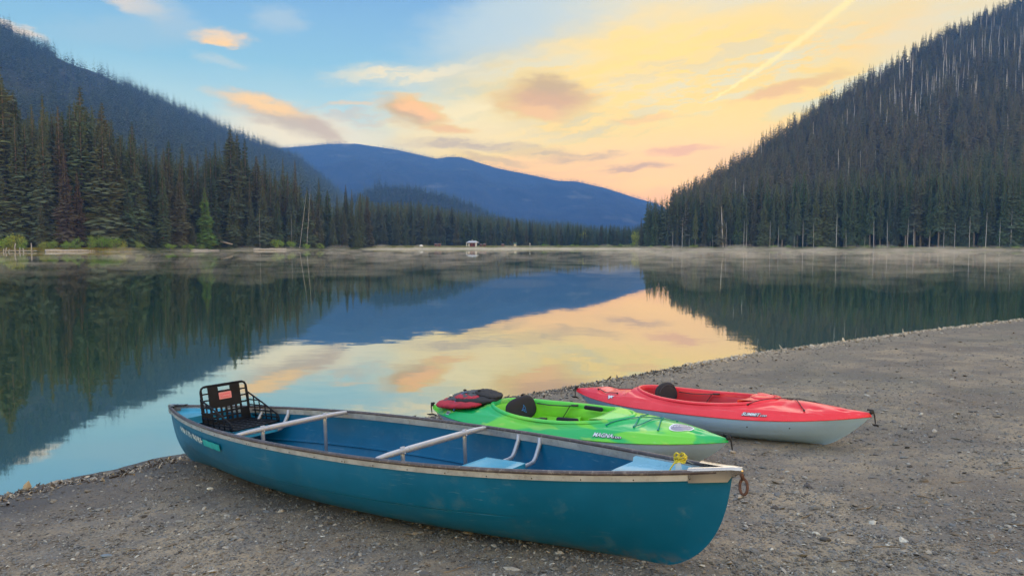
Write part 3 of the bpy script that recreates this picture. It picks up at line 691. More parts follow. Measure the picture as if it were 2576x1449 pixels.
# folding seat resting on the stern bench
def build_folding_seat():
    root=empty('folding_seat'); root.matrix_world=CM@Matrix.Translation((-1.49,.075,.352))@Matrix.Rotation(R_(4),4,'Z')
    tag(root,'black plastic folding seat with lattice sides and a pink badge, standing in the canoe stern','folding seat')
    W=.205; Hb=.315
    # local x forward(+), y across; back plane leans
    def back(y,h): return Vector((-.165-h*.16,y,h))
    def panel(mb,outer,holes,frame,th):
        # grid panel with rectangular holes: cells
        xs=sorted(set([outer[0],outer[2]]+[q for h in holes for q in(h[0],h[2])])); ys=sorted(set([outer[1],outer[3]]+[q for h in holes for q in(h[1],h[3])]))
        inh=lambda x,y:any(h[0]<x<h[2] and h[1]<y<h[3] for h in holes)
        for i in range(len(xs)-1):
            for j in range(len(ys)-1):
                cx,cy=(xs[i]+xs[i+1])/2,(ys[j]+ys[j+1])/2
                if inh(cx,cy): continue
                c=[(xs[i],ys[j]),(xs[i+1],ys[j]),(xs[i+1],ys[j+1]),(xs[i],ys[j+1])]; mb.poly(c,frame,th)
    holes=[(-.055,.262,.055,.292)]
    for s in(-1,1):
        for k,(lo,hi) in enumerate([(.255,.296),(.205,.245),(.155,.195),(.105,.143)]):
            x0,x1=(.140,.192) if s>0 else(-.192,-.140); holes.append((x0,lo,x1,hi))
    for k in range(6):
        x0=-.125+k*.044; holes.append((x0,.105,x0+.030,.135)); holes.append((x0,.068,x0+.030,.092)); holes.append((x0,.032,x0+.030,.056))
    mb=MB(); fr=lambda x,y,z:back(x,y)+Vector((z,0,0))
    panel(mb,(-.198,.0,.198,.300),holes,fr,.010)
    R0=.045; rim=[(-.204,0)]+[(-.204,.262)]+[(-.204+R0-R0*math.cos(t),.262+R0*math.sin(t)) for t in np.linspace(.2,math.pi/2,5)]+[(.204-R0+R0*math.sin(t),.262+R0*math.cos(t)) for t in np.linspace(0,math.pi/2,6)]+[(.204,0)]
    mb.tube([back(x,y)+Vector((.005,0,0)) for x,y in rim],.008,8)
    b=mb.build('backrest',M_black,root,smooth=False)
    mb=MB(); mb.poly([(-.052,.195),(.052,.195),(.055,.2),(.055,.243),(.052,.248),(-.052,.248),(-.055,.243),(-.055,.2)],lambda x,y,z:back(x,y)+Vector((.0105+z,0,0)),.003)
    bd=mb.build('badge',simple('pink_badge',(.52,.20,.24),rough=.4,var=.05),b,smooth=False)
    mb=MB(); mb.poly([(-.042,.206),(.042,.206),(.042,.237),(-.042,.237)],lambda x,y,z:back(x,y)+Vector((.014+z,0,0)),.001)
    mb.build('badge_field',simple('red_badge_field',(.55,.11,.17),rough=.4,var=.05),b,smooth=False)
    text_obj('Coleman',.024,lambda x,y:back(x-.036,y+.2145)+Vector((.0165,0,0)),simple('badge_text',(.62,.40,.42),rough=.4,var=.02),b,width=.072,name='badge_text')
    # seat base
    mb=MB(); holes=[]
    for i in range(6):
        for j in range(5): holes.append((-.125+i*.052,-.16+j*.066,-.125+i*.052+.034,-.16+j*.066+.045))
    panel(mb,(-.165,-W,.17,W),holes,lambda x,y,z:Vector((x,y,z)),.012)
    mb.tube([(-.165,-W,.006),(.16,-W,.006),(.175,-W+.03,.006),(.175,W-.03,.006),(.16,W,.006),(-.165,W,.006)],.008,8)
    mb.build('seat_base',M_black,root,smooth=False)
    # lattice side wings
    for s in(-1,1):
        mb=MB(); y=s*(W+.006)
        top0=Vector((-.195,y,.215)); top1=Vector((.165,y,.055)); bot0=Vector((-.165,y,.0)); bot1=Vector((.172,y,.0))
        mb.tube([top0,top0.lerp(top1,.5)+Vector((0,0,.004)),top1,Vector((.176,y,.028)),bot1],.0065,8)
        n=6
        for k in range(n):
            t=k/(n-1)*.95; a_=top0.lerp(top1,t); b_=bot0.lerp(bot1,t); mb.tube([a_,b_],.0055,6)
        for hgt in(.035,.075,.115,.155):
            x1=-.195+ (.215-hgt)/(.16)*.36; mb.tube([(-.17-hgt*.16,y,hgt),(min(x1,.165),y,hgt)],.0055,6)
        mb.build('side_lattice',M_black,root)
    return root
_fontcache={}
def text_obj(s,size,fn,mat,parent,width=None,name='lettering',bold=.0,shear=0.,sub=True,off=0.):
    cu=bpy.data.curves.new('t','FONT'); cu.body=s; cu.size=size; cu.offset=bold; cu.shear=shear; cu.resolution_u=3
    o=bpy.data.objects.new('t',cu); COL.objects.link(o); bpy.context.view_layer.update()
    dg=bpy.context.evaluated_depsgraph_get(); me=bpy.data.meshes.new_from_object(o.evaluated_get(dg))
    bpy.data.objects.remove(o); bpy.data.curves.remove(cu)
    xs=[v.co.x for v in me.vertices]; k=(width/(max(xs)-min(xs))) if width else 1.; x0=min(xs)
    if sub:
        bm=bmesh.new(); bm.from_mesh(me); bmesh.ops.triangulate(bm,faces=bm.faces)
        bmesh.ops.subdivide_edges(bm,edges=[e for e in bm.edges if e.calc_length()>size*.5],cuts=1); bm.to_mesh(me); bm.free()
    for v in me.vertices: v.co=fn((v.co.x-x0)*k,v.co.y)
    me.name=name; me.materials.clear(); me.materials.append(mat)
    for p in me.polygons: p.material_index=0
    o=bpy.data.objects.new(name,me); return link(o,parent)
build_folding_seat()
# yellow rope knot + tag at the bow
def build_rope():
    root=empty('tied_rope'); root.matrix_world=CM@Matrix.Translation((2.15,.03,.485))@Matrix.Scale(.78,4)
    tag(root,'frayed yellow rope knotted round the canoe bow beside a white tag','rope')
    mr=simple('yellow_rope',(.50,.42,.03),rough=.7,var=.3,vs=90,bs=.5,bscale=400,bd=.001); r=random.Random(2)
    mb=MB()
    for k in range(9):
        a0=r.uniform(0,6.28); rad=r.uniform(.016,.032); tilt=r.uniform(-.9,.9); c=Vector((r.uniform(-.012,.012),r.uniform(-.012,.012),.045+r.uniform(-.014,.018)))
        mb.tube([c+Vector((rad*math.cos(t+a0),rad*math.sin(t+a0)*math.cos(tilt),rad*math.sin(t+a0)*math.sin(tilt)+.006*math.sin(3*t))) for t in np.linspace(0,5.3,14)],.0042,6)
    mb.tube([(0,0,.05),(-.02,-.03,.03),(-.035,-.055,.0),(-.045,-.07,-.03)],.0045,6); mb.tube([(0,.01,.05),(-.01,.04,.03),(-.02,.06,.005)],.0045,6)
    for k in range(14):
        p=Vector((r.uniform(-.02,.02),r.uniform(-.02,.02),.07)); d=Vector((r.uniform(-1,1),r.uniform(-1,1),r.uniform(-.3,1.3))).normalized()
        mb.tube([p,p+d*.012,p+d*.022+Vector((0,0,-.004))],.0014,4)
    mb.build('knot',mr,root)
    mb=MB(); mb.tube([(.005,0,.05),(.03,.03,.03),(.06,.045,.012)],.0022,6); mb.build('cord_end',simple('pale_cord',(.5,.46,.36),rough=.7),root)
    mb=MB(); mb.poly([(-.022,-.03),(.022,-.03),(.018,.02),(-.018,.02)],lambda x,y,z:Vector((x*.8-.005,-.02+z+x*.3,y+.012)),.003)
    mb.build('tag',simple('white_tag',(.62,.64,.66),rough=.5,var=.05),root,smooth=False)
build_rope()
# ------------------------------------------------------------------ kayaks
def kayak_materials(which):
    m,nt,b=newmat(which+'_deck'); c=coord(nt)
    if which=='green':
        mp=nt.nodes.new('ShaderNodeMapping'); nt.links.new(c,mp.inputs[0]); mp.inputs['Scale'].default_value=(1.6,3.5,3.5); mp.inputs['Rotation'].default_value=(0,0,.6)
        n=noise(nt,mp.outputs[0],1.,2,.4,.8)
        col=mixc(nt,n.ss(.50,.58),(.004,.40,.10,1),(.13,.56,.035,1)); col=mixc(nt,noise(nt,mp.outputs[0],2.3,2,.5,.5).ss(.56,.66)*.6,col,(.32,.58,.07,1))
        sp=nt.nodes.new('ShaderNodeSeparateXYZ'); nt.links.new(c,sp.inputs[0]); ex=(X(nt,sp.outputs[0])-.05)/.72; ey=X(nt,sp.outputs[1])/.36
        k=1-(ex*ex+ey*ey).ss(.5,1.); col=mixc(nt,k*.7,col,(.13,.60,.02,1))
    else:
        n=noise(nt,c,3.,4,.6); col=mixc(nt,n.ss(.4,.65),(.70,.012,.028,1),(.76,.022,.04,1))
    scr=nt.nodes.new('ShaderNodeMapping'); nt.links.new(c,scr.inputs[0]); scr.inputs['Scale'].default_value=(3,60,60)
    sc=noise(nt,scr.outputs[0],1.,3,.6).ss(.60,.72)
    col=mixc(nt,sc*.12,col,(.6,.6,.6,1))
    nt.links.new(col,b.inputs['Base Color']); nt.links.new((.30+sc*.2).s,b.inputs['Roughness']); b.inputs['Specular IOR Level'].default_value=.5
    bump(nt,b,noise(nt,c,22,3),.08,.004)
    return m
M_kh=simple('pale_kayak_hull_plastic',(.31,.47,.68),rough=.40,var=.05,vs=3,bs=.06,bscale=30,bd=.002,dirt=(.24,.24,.25,1),dirtamt=.2)
M_foam=simple('black_neoprene',(.016,.016,.026),rough=.8,var=.15,vs=30,bs=.3,bscale=300,bd=.0008,spec=.3)
M_strap=simple('black_webbing',(.012,.012,.014),rough=.7,var=.1)
def smoothstep(a,b,x):
    t=np.clip((x-a)/(b-a),0,1); return t*t*(3-2*t)
CX,RX,RY=.03,.69,.268
def build_kayak(which):
    D=GREEN if which=='green' else RED; g=D['g']; a=g[0]; green=which=='green'
    root=empty('kayak'); root.matrix_world=pmat(D['p'])
    tag(root,'green kayak over a pale hull, between the canoe and the red kayak' if green else 'red kayak over a pale hull, farthest right of the boats','kayak','canoe and kayaks drawn up on the beach')
    mdeck=kayak_materials(which)
    # hull
    v=np.unique(np.concatenate([[0],np.linspace(.005,.08,6),np.linspace(.12,1,22)])); us=np.sin(np.linspace(-1,1,121)*math.pi/2*.94)/math.sin(math.pi/2*.94)
    vv=np.concatenate([-v[::-1],v[1:]]); U,V=np.meshgrid(us,vv,indexing='ij'); P=hullP(g,U,np.abs(V),1); P[...,1]*=np.sign(V)
    # moulded chine: slight tuck below it
    k=np.exp(-((np.abs(V)-.42)/.035)**2)*.006*np.clip(1-np.abs(U)**2,0,1); P[...,1]+=np.sign(V)*k
    mb=MB(); mb.grid(P); mb.build('hull',M_kh,root)
    # deck surface
    def dz(x,y,u,t):
        e=np.sqrt(((x-CX)/RX)**2+(y/RY)**2)
        z=smoothstep(1.22,1.02,e)*.006                                   # raised collar
        z=z-np.exp(-((e-1.16)/.05)**2)*.006
        # foredeck well and centre ridge
        rd=np.exp(-(y/.05)**2)*.014*smoothstep(.74,.86,x)*smoothstep(1.25,1.0,x)
        w1=smoothstep(.72,.82,x)*smoothstep(1.10,.95,x)*np.exp(-((np.abs(y)-.12)/.05)**2)*.018
        z=z+rd-w1*(1.0 if not green else .45)
        # rear well behind the cockpit
        w2=smoothstep(-.70,-.78,x)*smoothstep(-1.12,-1.0,x)*smoothstep(.78,.60,np.abs(t))*.035
        z=z-w2*(1 if not green else .6)
        # carry-handle recesses at both tips
        for xx in(1.27,-1.27):
            z=z-np.exp(-((x-xx)/.05)**2-((np.abs(y)-.035)/.016)**2)*.012
        if not green:
            z=z-np.exp(-((x-1.08)/.05)**2-((np.abs(y)-.09)/.02)**2)*.012
            q=((x-.52)/.10)**2+((y-.02)/.085)**2
        # side crease line
        z=z+np.exp(-((np.abs(t)-.74)/.05)**2)*.005*np.clip(1-np.abs(u)**3,0,1)
        return z
    nu,nt_=340,120
    us=np.sin(np.linspace(-1,1,nu)*math.pi/2*.9)/math.sin(math.pi/2*.9); ts=np.linspace(-1,1,nt_)
    U,T=np.meshgrid(us,ts,indexing='ij'); P=deckP(g,U,T)
    P[...,2]+=dz(P[...,0],P[...,1],U,T)*np.clip((1-np.abs(T))/.12,0,1)
    F=[]; e=((P[...,0]-CX)/RX)**2+(P[...,1]/RY)**2
    for i in range(nu-1):
        for j in range(nt_-1):
            if (e[i,j]+e[i+1,j+1])/2<.985**2: continue
            F.append((i*nt_+j,(i+1)*nt_+j,(i+1)*nt_+j+1,i*nt_+j+1))
    deck=mesh('deck',P.reshape(-1,3),np.array(F),mdeck,root)
    # seam lip
    def seam(side,off=.004,dzz=0.):
        s=deckP(g,us,np.full_like(us,float(side))); s[:,1]+=side*off*1.0; s[:,2]+=dzz; return s
    loop=np.concatenate([seam(-1)[::3],seam(1)[::-3]]); mb=MB(); mb.tube([tuple(q) for q in loop],.0055,6,cap=False); mb.tube([tuple(loop[-1]),tuple(loop[0])],.0055,6)
    mb.build('seam_lip',mdeck,root)
    def dtop(x,y):
        u=x/a; w=g[1]/2*(1-abs(u)**g[5]); t=y/max(w,1e-3); p=deckP(g,u,t); 
        return np.array([x,y,p[2]+float(dz(np.array(x),np.array(y),np.array(u),np.array(t)))*min(1,(1-abs(t))/.12)])
    # coaming : swept rounded lip
    mb=MB(); th=np.linspace(0,2*math.pi,97)[:-1]; rows=[]
    prof=[(1.095,-.002),(1.075,.009),(1.03,.015),(.985,.013),(.955,.002),(.945,-.03)]
    for t in th:
        cs,sn=math.cos(t),math.sin(t); b=dtop(CX+RX*1.02*cs,RY*1.02*sn)[2]
        rows.append([(CX+(RX+(k-1)*.30)*cs,(RY+(k-1)*.30)*sn,b+z-.002) for k,z in prof])
    mb.grid(rows,closeu=True,flip=False); coam=mb.build('coaming',mdeck,root)
    # tub : inner wall down to the hull with moulded seat sides, floor pale
    IX,IRX,IRY=CX-.05,RX-.085 if green else RX-.06,RY-.028
    mb=MB(); rows=[]
    for t in th:
        cs,sn=math.cos(t),math.sin(t); b=dtop(CX+RX*1.02*cs,RY*1.02*sn)[2]; r=[]
        for k,(q,zf) in enumerate([(1.,b-.028),(.985,b-.05),(.95,b-.13),(.88,.06),(.80,.03),(.4,.022),(.02,.02)]):
            r.append((IX+(IRX if k else RX-.016)*q*cs+(CX-IX if k==0 else 0),(IRY if k else RY-.016)*q*sn,zf))
        rows.append(r)
    fm=[]
    R=np.array(rows); n=len(th); f=[]
    mtub=simple(which+'_tub',(.20,.62,.02) if green else (.55,.02,.03),rough=.45,var=.05)
    mb.grid([[p for p in r[:4]] for r in rows],0,closeu=True,flip=False)
    tub=mb.build('cockpit_tub',mtub,root)
    mb=MB(); mb.grid([[p for p in r[3:]] for r in rows],0,closeu=True,flip=False); mb.build('cockpit_floor',M_kh,tub)
    # front shelf / cup tray
    mb=MB(); xs=np.linspace(.48,.695,10); P=[]
    for x in xs:
        w=max(RY*math.sqrt(max(0,1-((x-CX)/RX)**2))-.006,.002); zt=dtop(min(x,CX+RX*1.02),0)[2]
        P.append([(x,w*q,zt-.004+.006*(1-abs(q))) for q in np.linspace(-1,1,13)])
    # concave leading edge
    for q,pt in enumerate(P[0]): P[0][q]=(pt[0]+.07*(1-abs(-1+q/6.)**2)-.03,pt[1],pt[2]-.004)
    f=P[0]; mb.grid(P,flip=True); mb.grid([[ (p[0]+.004,p[1],p[2]-.03) for p in f],f],flip=True); 
    if not green:
        c=np.array([.59,.0,dtop(.59,0)[2]+.001])
        rings=[[tuple(c+np.array([r*math.cos(t)*1.1,r*math.sin(t),z])) for t in np.linspace(0,2*math.pi,28,endpoint=False)] for r,z in((.098,-.004),(.092,.008),(.080,.010),(.068,.006),(.056,-.001),(.003,-.006))]
        mb.grid(rings,closev=True)
    mb.build('front_tray',mdeck,root)
    # seat pan + backrest
    mb=MB(); P=[]
    for x in np.linspace(-.36,.10,10):
        P.append([(x,.20*q,.10+.10*abs(q)**3+.03*smoothstep(-.02,.10,x)-.0*x) for q in np.linspace(-1,1,13)])
    mb.grid(P,flip=True); mb.grid([P[-1],[(p[0]+.02,p[1],.03) for p in P[-1]]],flip=True)
    seat=mb.build('seat',mtub,root)
    # backrest: padded, rounded, tilted
    mb=MB(); rows=[]; bw,bh=(.198,.21) if green else (.185,.21)
    def shape(q): # outline param 0..2pi superellipse
        cs,sn=math.cos(q),math.sin(q); n=2.8 if green else 2.3
        return (abs(cs)**(2/n)*math.copysign(1,cs),abs(sn)**(2/n)*math.copysign(1,sn))
    oq=np.linspace(0,2*math.pi,40,endpoint=False); x0=-.37; zc=.30 if green else .32
    def bp(y,h,d): # d thickness forward
        return (x0+d-h*.28-.25*(y*y),y,zc+h)
    for side,rs in((1,[0.02,.45,.75,.92,1.]),(-1,[.985,.9,.6,.02])):
        for r in rs:
            d=.022*side*math.sqrt(max(0,1-r**4))+.0
            rows.append([bp(shape(q)[0]*bw*r,shape(q)[1]*bh*.5*r*(1.0 if shape(q)[1]>0 else .9),d) for q in oq])
    mb.grid(rows,closev=True,flip=False); br=mb.build('backrest',M_foam,root)
    if green:
        ms=simple('blue_print',(.03,.18,.55),rough=.6,var=.05); mb=MB()
        arcs=[[(-.045,.0),(-.025,.006),(-.01,.022),(.005,.03),(.02,.022),(.022,.0),(.015,-.02)],[(-.045,0),(-.02,-.006),(-.005,-.02),(.012,-.034),(.022,-.036),(.018,-.022)],[(.0,.03),(.008,.05),(.02,.03),(.022,.01)],[(-.02,.0),(-.005,.006),(.006,-.004),(-.004,-.014)]]
        for A in arcs: mb.tube([bp(y*.8,h*.8-.0,.024) for y,h in A],.0022,5)
        mb.build('printed_emblem',ms,br)
    else:
        mb=MB(); mb.tube([bp(bw*math.cos(q)*.80-.0,bh*.5*math.sin(q)*.80,.0195) for q in np.linspace(.3,3.,16)],.0025,5); mb.tube([bp(.05,.07,.02),bp(.10,.0,.018),bp(.145,-.05,.01)],.0025,5); mb.build('piping',simple('dark_piping',(.03,.03,.045),rough=.6),br)
    # side straps
    for s in(-1,1):
        mb=MB(); zt=.300
        P=[(x0+.02,s*.19,zt+.01),(-.22,s*.20,zt-.0),(-.06,s*.215,zt+.005),(.02,s*.218,zt+.012)]
        mb.tube(P,[.011,.011,.012,.016],8,flat=.3); mb.tube([(.0,s*.218,zt+.012),(.06,s*.222,zt+.014)],.018,8,flat=.45)
        mb.tube([(-.02,s*.215,zt),(-.07,s*.205,zt-.07),(-.10,s*.19,zt-.12)],.010,8,flat=.3)
        mb.build('strap',M_strap,seat)
    if green:
        for s in(-1,1):
            mb=MB(); mb.tube([(.15,s*.195,.315),(.16,s*.196,.315),(.33,s*.178,.316),(.34,s*.177,.316)],[.012,.018,.018,.012],12); mb.build('thigh_pad',M_foam,root)
    # bungees
    mcord=simple('teal_bungee',(.0,.20,.20),rough=.6,var=.1) if green else simple('black_bungee',(.02,.012,.014),rough=.6)
    def cord(pts,r=.0038,lift=.006,nm='bungee',bow=0.0):
        mb=MB(); out=[]
        for k in range(len(pts)-1):
            for t in np.linspace(0,1,9)[:(None if k==len(pts)-2 else -1)]:
                x=pts[k][0]*(1-t)+pts[k+1][0]*t; y=pts[k][1]*(1-t)+pts[k+1][1]*t
                q=dtop(x,y); out.append((x,y,q[2]+lift+bow*math.sin(math.pi*t)))
        mb.tube(out,r,6); 
        for e in(out[0],out[-1]): mb.ball((e[0],e[1],e[2]-.003),(.010,.010,.008),8,5)
        return mb.build(nm,mcord,root)
    if green:
        cord([(.62,-.20),(.80,.0),(.90,.165)]); cord([(.832,-.158),(.93,.0),(1.04,.125)],lift=.01); cord([(.832,-.158),(.80,-.02),(.76,.175)],lift=.008); cord([(1.018,-.13),(.97,.02),(.90,.165)],lift=.008)
    else:
        cord([(.552,-.211),(.78,-.0),(1.07,.09)],bow=.004,lift=.010); cord([(1.007,-.143),(.86,.02),(.74,.17)],bow=.002,lift=.012)
        cord([(-1.12,-.095),(-.98,-.115),(-.86,-.13)],lift=.012); cord([(-1.12,.095),(-.98,.115),(-.70,.18)],lift=.012)
    # toggles
    def toggle(sgn):
        tipz=deckP(g,sgn*1.,0.)[2]; mb=MB(); x=sgn*(a+.004)
        mb.tube([(x-sgn*.03,0,tipz+.024),(x+sgn*.012,0,tipz+.020),(x+sgn*.022,0,tipz-.02),(x+sgn*.024,.004,tipz-.085)],[.008,.008,.006,.004],8)
        mb.ball((x-sgn*.0,0,tipz+.006),(.016,.018,.018),10,6)
        tg=mb.build('tow_loop',M_strap,root); mb=MB()
        if green and sgn>0:
            mb.tube([(x+.02,-.03,tipz-.080),(x+.024,.0,tipz-.094),(x+.03,.03,tipz-.104)],[.010,.012,.010],10); mt_=simple('grey_handle',(.22,.22,.22),rough=.4,var=.3,vs=40)
        else:
            mb.tube([(x+sgn*.024,-.055,tipz-.078),(x+sgn*.03,-.02,tipz-.090),(x+sgn*.03,.025,tipz-.100),(x+sgn*.026,.06,tipz-.118)],[.006,.012,.012,.006],10,flat=.7); mt_=M_black
        mb.build('handle',mt_,tg)
    toggle(1); toggle(-1)
    # bow moulded notch
    # drain/rivet dots on the hull side
    for ux,vx in ([(.60,.72)] if green else [(.42,.72),(.655,.72)])+[(-.95,.8)]:
        q=hullP(g,ux,vx,-1); mb=MB(); mb.ball(q,(.007,.004,.007),8,5); mb.build('rivet',M_dark,root)
    # decals
    def ondeck(u,t,off=.003):
        def S(u,t): 
            p=deckP(g,u,t); return np.array([p[0],p[1],p[2]+float(dz(p[0],p[1],np.array(u),np.array(t)))*min(1,(1-abs(t))/.12)])
        p=S(u,t); n=np.cross(S(u+.003,t)-p,S(u,t+.003)-p); n/=np.linalg.norm(n); 
        if n[2]<0:n=-n
        return p+n*off
    mwhite=simple('decal_white',(.62,.66,.74),rough=.4,var=.03); mink=simple('decal_ink',(.012,.014,.03),rough=.4,var=.05)
    def side_text(s,size,u0,t0,width,off=.004,mat=mwhite,kt=2.6,**k):
        return text_obj(s,size,lambda x,y:Vector(ondeck(u0+x/a,t0+y*kt,off)),mat,root,width=width,name='lettering',**k)
    def backing(u0,u1,t0,t1,skew=0.,off=.0025,mat=mink,name='lettering_outline',nx=14,ny=5,top=None):
        P=[]
        for i in range(nx):
            u=u0+(u1-u0)*i/(nx-1); tt=t1 if top is None else top((u-u0)/(u1-u0))
            P.append([ondeck(u+skew*j/(ny-1),t0+(tt-t0)*j/(ny-1),off) for j in range(ny)])
        mb=MB(); mb.grid(P); return mb.build(name,mat,root)
    if green:
        for dx,dy in((-.0025,0),(.0025,0),(0,.0025),(0,-.0025)):
            side_text('MAGNA',.050,.385+dx/a,-.918+dy*2.6,.158,off=.003,mat=mink,bold=.0015)
            side_text('100',.026,.385+.160/a+dx/a,-.922+dy*2.6,.062,off=.003,mat=mink,bold=.002)
        side_text('MAGNA',.050,.385,-.918,.158,off=.0055,bold=.0012)
        side_text('100',.026,.385+.160/a,-.922,.062,off=.0055)
        # oval badge on the foredeck
        def oval(k,off,mat,nm):
            P=[[ondeck(.775+.055*k*r*math.cos(t),-.10+.34*k*r*math.sin(t)+.12*r*math.cos(t),off) for t in np.linspace(0,2*math.pi,28,endpoint=False)] for r in(1.,.6,.02)]
            mb=MB(); mb.grid(P,closev=True); return mb.build(nm,mat,root)
        oval(1.,.003,mwhite,'badge_rim'); oval(.86,.0042,simple('badge_grey',(.10,.12,.24),rough=.3,var=.1),'badge')
        text_obj('PELICAN',.030,lambda x,y:Vector(ondeck(.733+x/a,-.30+(x*3.6)+y*5.5,.006)),mwhite,root,width=.115,name='lettering')
        backing(-.745,-.705,-.93,-.80,off=.003,mat=mwhite,name='capacity_label'); 
        for k in range(4): backing(-.740+.009*k,-.735+.009*k,-.91,-.825,off=.0045,mat=mink,name='label_print',nx=3,ny=4)
    else:
        for dx,dy in((-.003,0),(.003,0),(0,.003),(0,-.003)): side_text('SUMMIT',.040,.368+dx/a,-.912+dy*2.6,.150,off=.003,mat=mink,shear=.2,bold=.003)
        side_text('SUMMIT',.040,.368,-.912,.150,off=.0055,shear=.2,bold=.001)
        for dx in(-.002,.002): side_text('100',.026,.368+.152/a+dx/a,-.918,.052,off=.003,mat=mink,shear=.2,bold=.002)
        side_text('100',.026,.368+.152/a,-.918,.052,off=.0055,shear=.2)
        star=[(-.045,.03),(-.015,.012),(.0,.032),(.012,.016),(.046,.034),(.024,.004),(.036,-.014),(.006,-.008),(-.018,-.036),(-.022,-.010),(-.036,-.004)]
        for k,off,mt_ in((1.12,.003,mink),(.92,.0045,mwhite)):
            mb=MB(); mb.add([ondeck(-.590+x*k/a,-.815+y*k*2.6,off) for x,y in star]+[ondeck(-.590,-.815,off)],[(i,(i+1)%11,11) for i in range(11)]); mb.build('emblem' if k<1 else 'emblem_outline',mt_,root)
    return root,dtop
gk,gdtop=build_kayak('green'); rk,rdtop=build_kayak('red')
# life vest strapped on the green kayak's stern
def build_vest():
    root=empty('life_vest'); root.matrix_world=pmat(GREEN['p'])
    tag(root,'folded red and charcoal life vest strapped over the stern of the green kayak','life vest')
    mg=simple('charcoal_vest_fabric',(.055,.060,.075),rough=.85,var=.25,vs=25,bs=.4,bscale=120,bd=.003); mr=simple('red_vest_fabric',(.36,.015,.035),rough=.8,var=.2,vs=20,bs=.4,bscale=110,bd=.003); mk=simple('near_black_fabric',(.018,.018,.024),rough=.85,var=.2,vs=20,bs=.4,bscale=120,bd=.003)
    def pad(name,cx,cy,cz,lx,ly,lz,mat,yaw=0,tilt=0,n=2.6,seed=0,roll=0):
        mb=MB(); rows=[]
        R3=Euler((roll,tilt,yaw)).to_matrix(); r=random.Random(seed); ph=[r.uniform(0,6) for _ in range(6)]
        for a_ in np.linspace(-math.pi/2+.02,math.pi/2-.02,18):
            row=[]
            for b_ in np.linspace(0,2*math.pi,36,endpoint=False):
                f=lambda c,e:abs(c)**e*math.copysign(1,c)
                x=f(math.cos(a_),2/n)*f(math.cos(b_),2/n); y=f(math.cos(a_),2/n)*f(math.sin(b_),2/n); z=f(math.sin(a_),.9)
                w=1+.05*math.sin(x*9+ph[0]+y*5)+.05*math.sin(y*11+ph[1]-x*4)
                p=R3@Vector((x*lx,y*ly,z*lz*w+.006*math.sin(x*14+ph[2])*math.sin(y*12+ph[3]))); row.append((p.x+cx,p.y+cy,.30+(p.z+cz-.30)*.78))
            rows.append(row)
        mb.grid(rows,closev=True); return mb.build(name,mat,root)
    pad('red_panel',-1.03,-.05,.330,.31,.165,.044,mr,tilt=R_(-6),seed=1,roll=R_(6),yaw=R_(-4))
    pad('back_panel',-.88,.0,.375,.24,.15,.045,mk,tilt=R_(-2),seed=2,yaw=R_(3),roll=R_(4))
    pad('front_panel',-1.04,.01,.385,.20,.135,.034,mg,tilt=R_(-10),seed=3,roll=R_(8))
    pad('red_pocket',-.96,-.045,.436,.15,.075,.024,mr,tilt=R_(-4),seed=4,roll=R_(10))
    pad('shoulder_pad',-.80,-.06,.395,.12,.07,.030,mg,tilt=R_(4),seed=5,yaw=R_(6))
    pad('side_pad',-1.18,-.035,.345,.10,.08,.028,mg,tilt=R_(-14),seed=6)
    pad('collar',-.78,.04,.425,.15,.09,.024,mk,tilt=R_(8),seed=7,yaw=R_(-8))
    n0=len(root.children)
    mb=MB(); mb.tube([(-1.33,-.045,.30),(-1.26,-.05,.305),(-1.20,-.06,.318)],.010,8,flat=.4); mb.build('strap',M_strap,root); mb=MB(); mb.tube([(-1.10,-.02,.40),(-1.02,.0,.43),(-.9,.0,.44)],.011,8,flat=.4)
    mb.build('strap',M_strap,root)
    for q in((-1.03,-.01,.424),(-.86,.0,.428)): MB().ball(q,(.02,.014,.010),8,5).build('buckle',M_strap,root)
    mb=MB(); mb.ball((-1.17,-.06,.372),(.026,.012,.012),10,6); mb.build('pale_patch',simple('cream_label',(.6,.55,.45),rough=.6),root)
    # blue cord over it
    mb=MB(); c=simple('blue_cord',(.04,.14,.34),rough=.6,var=.1)
    mb.tube([(-1.0,-.21,.280),(-1.04,-.165,.33),(-1.06,-.09,.392),(-1.06,.0,.430),(-1.04,.05,.420)],.005,6)
    mb.tube([(-1.0,-.21,.280),(-.97,-.17,.34),(-.94,-.10,.40),(-.89,-.0,.436),(-.86,.07,.425)],.005,6)
    mb.build('tie_cord',c,root)
    for o in list(root.children)[n0:]:
        for v in o.data.vertices:
            if v.co.z>.30: v.co.z=.30+(v.co.z-.30)*.74
build_vest()
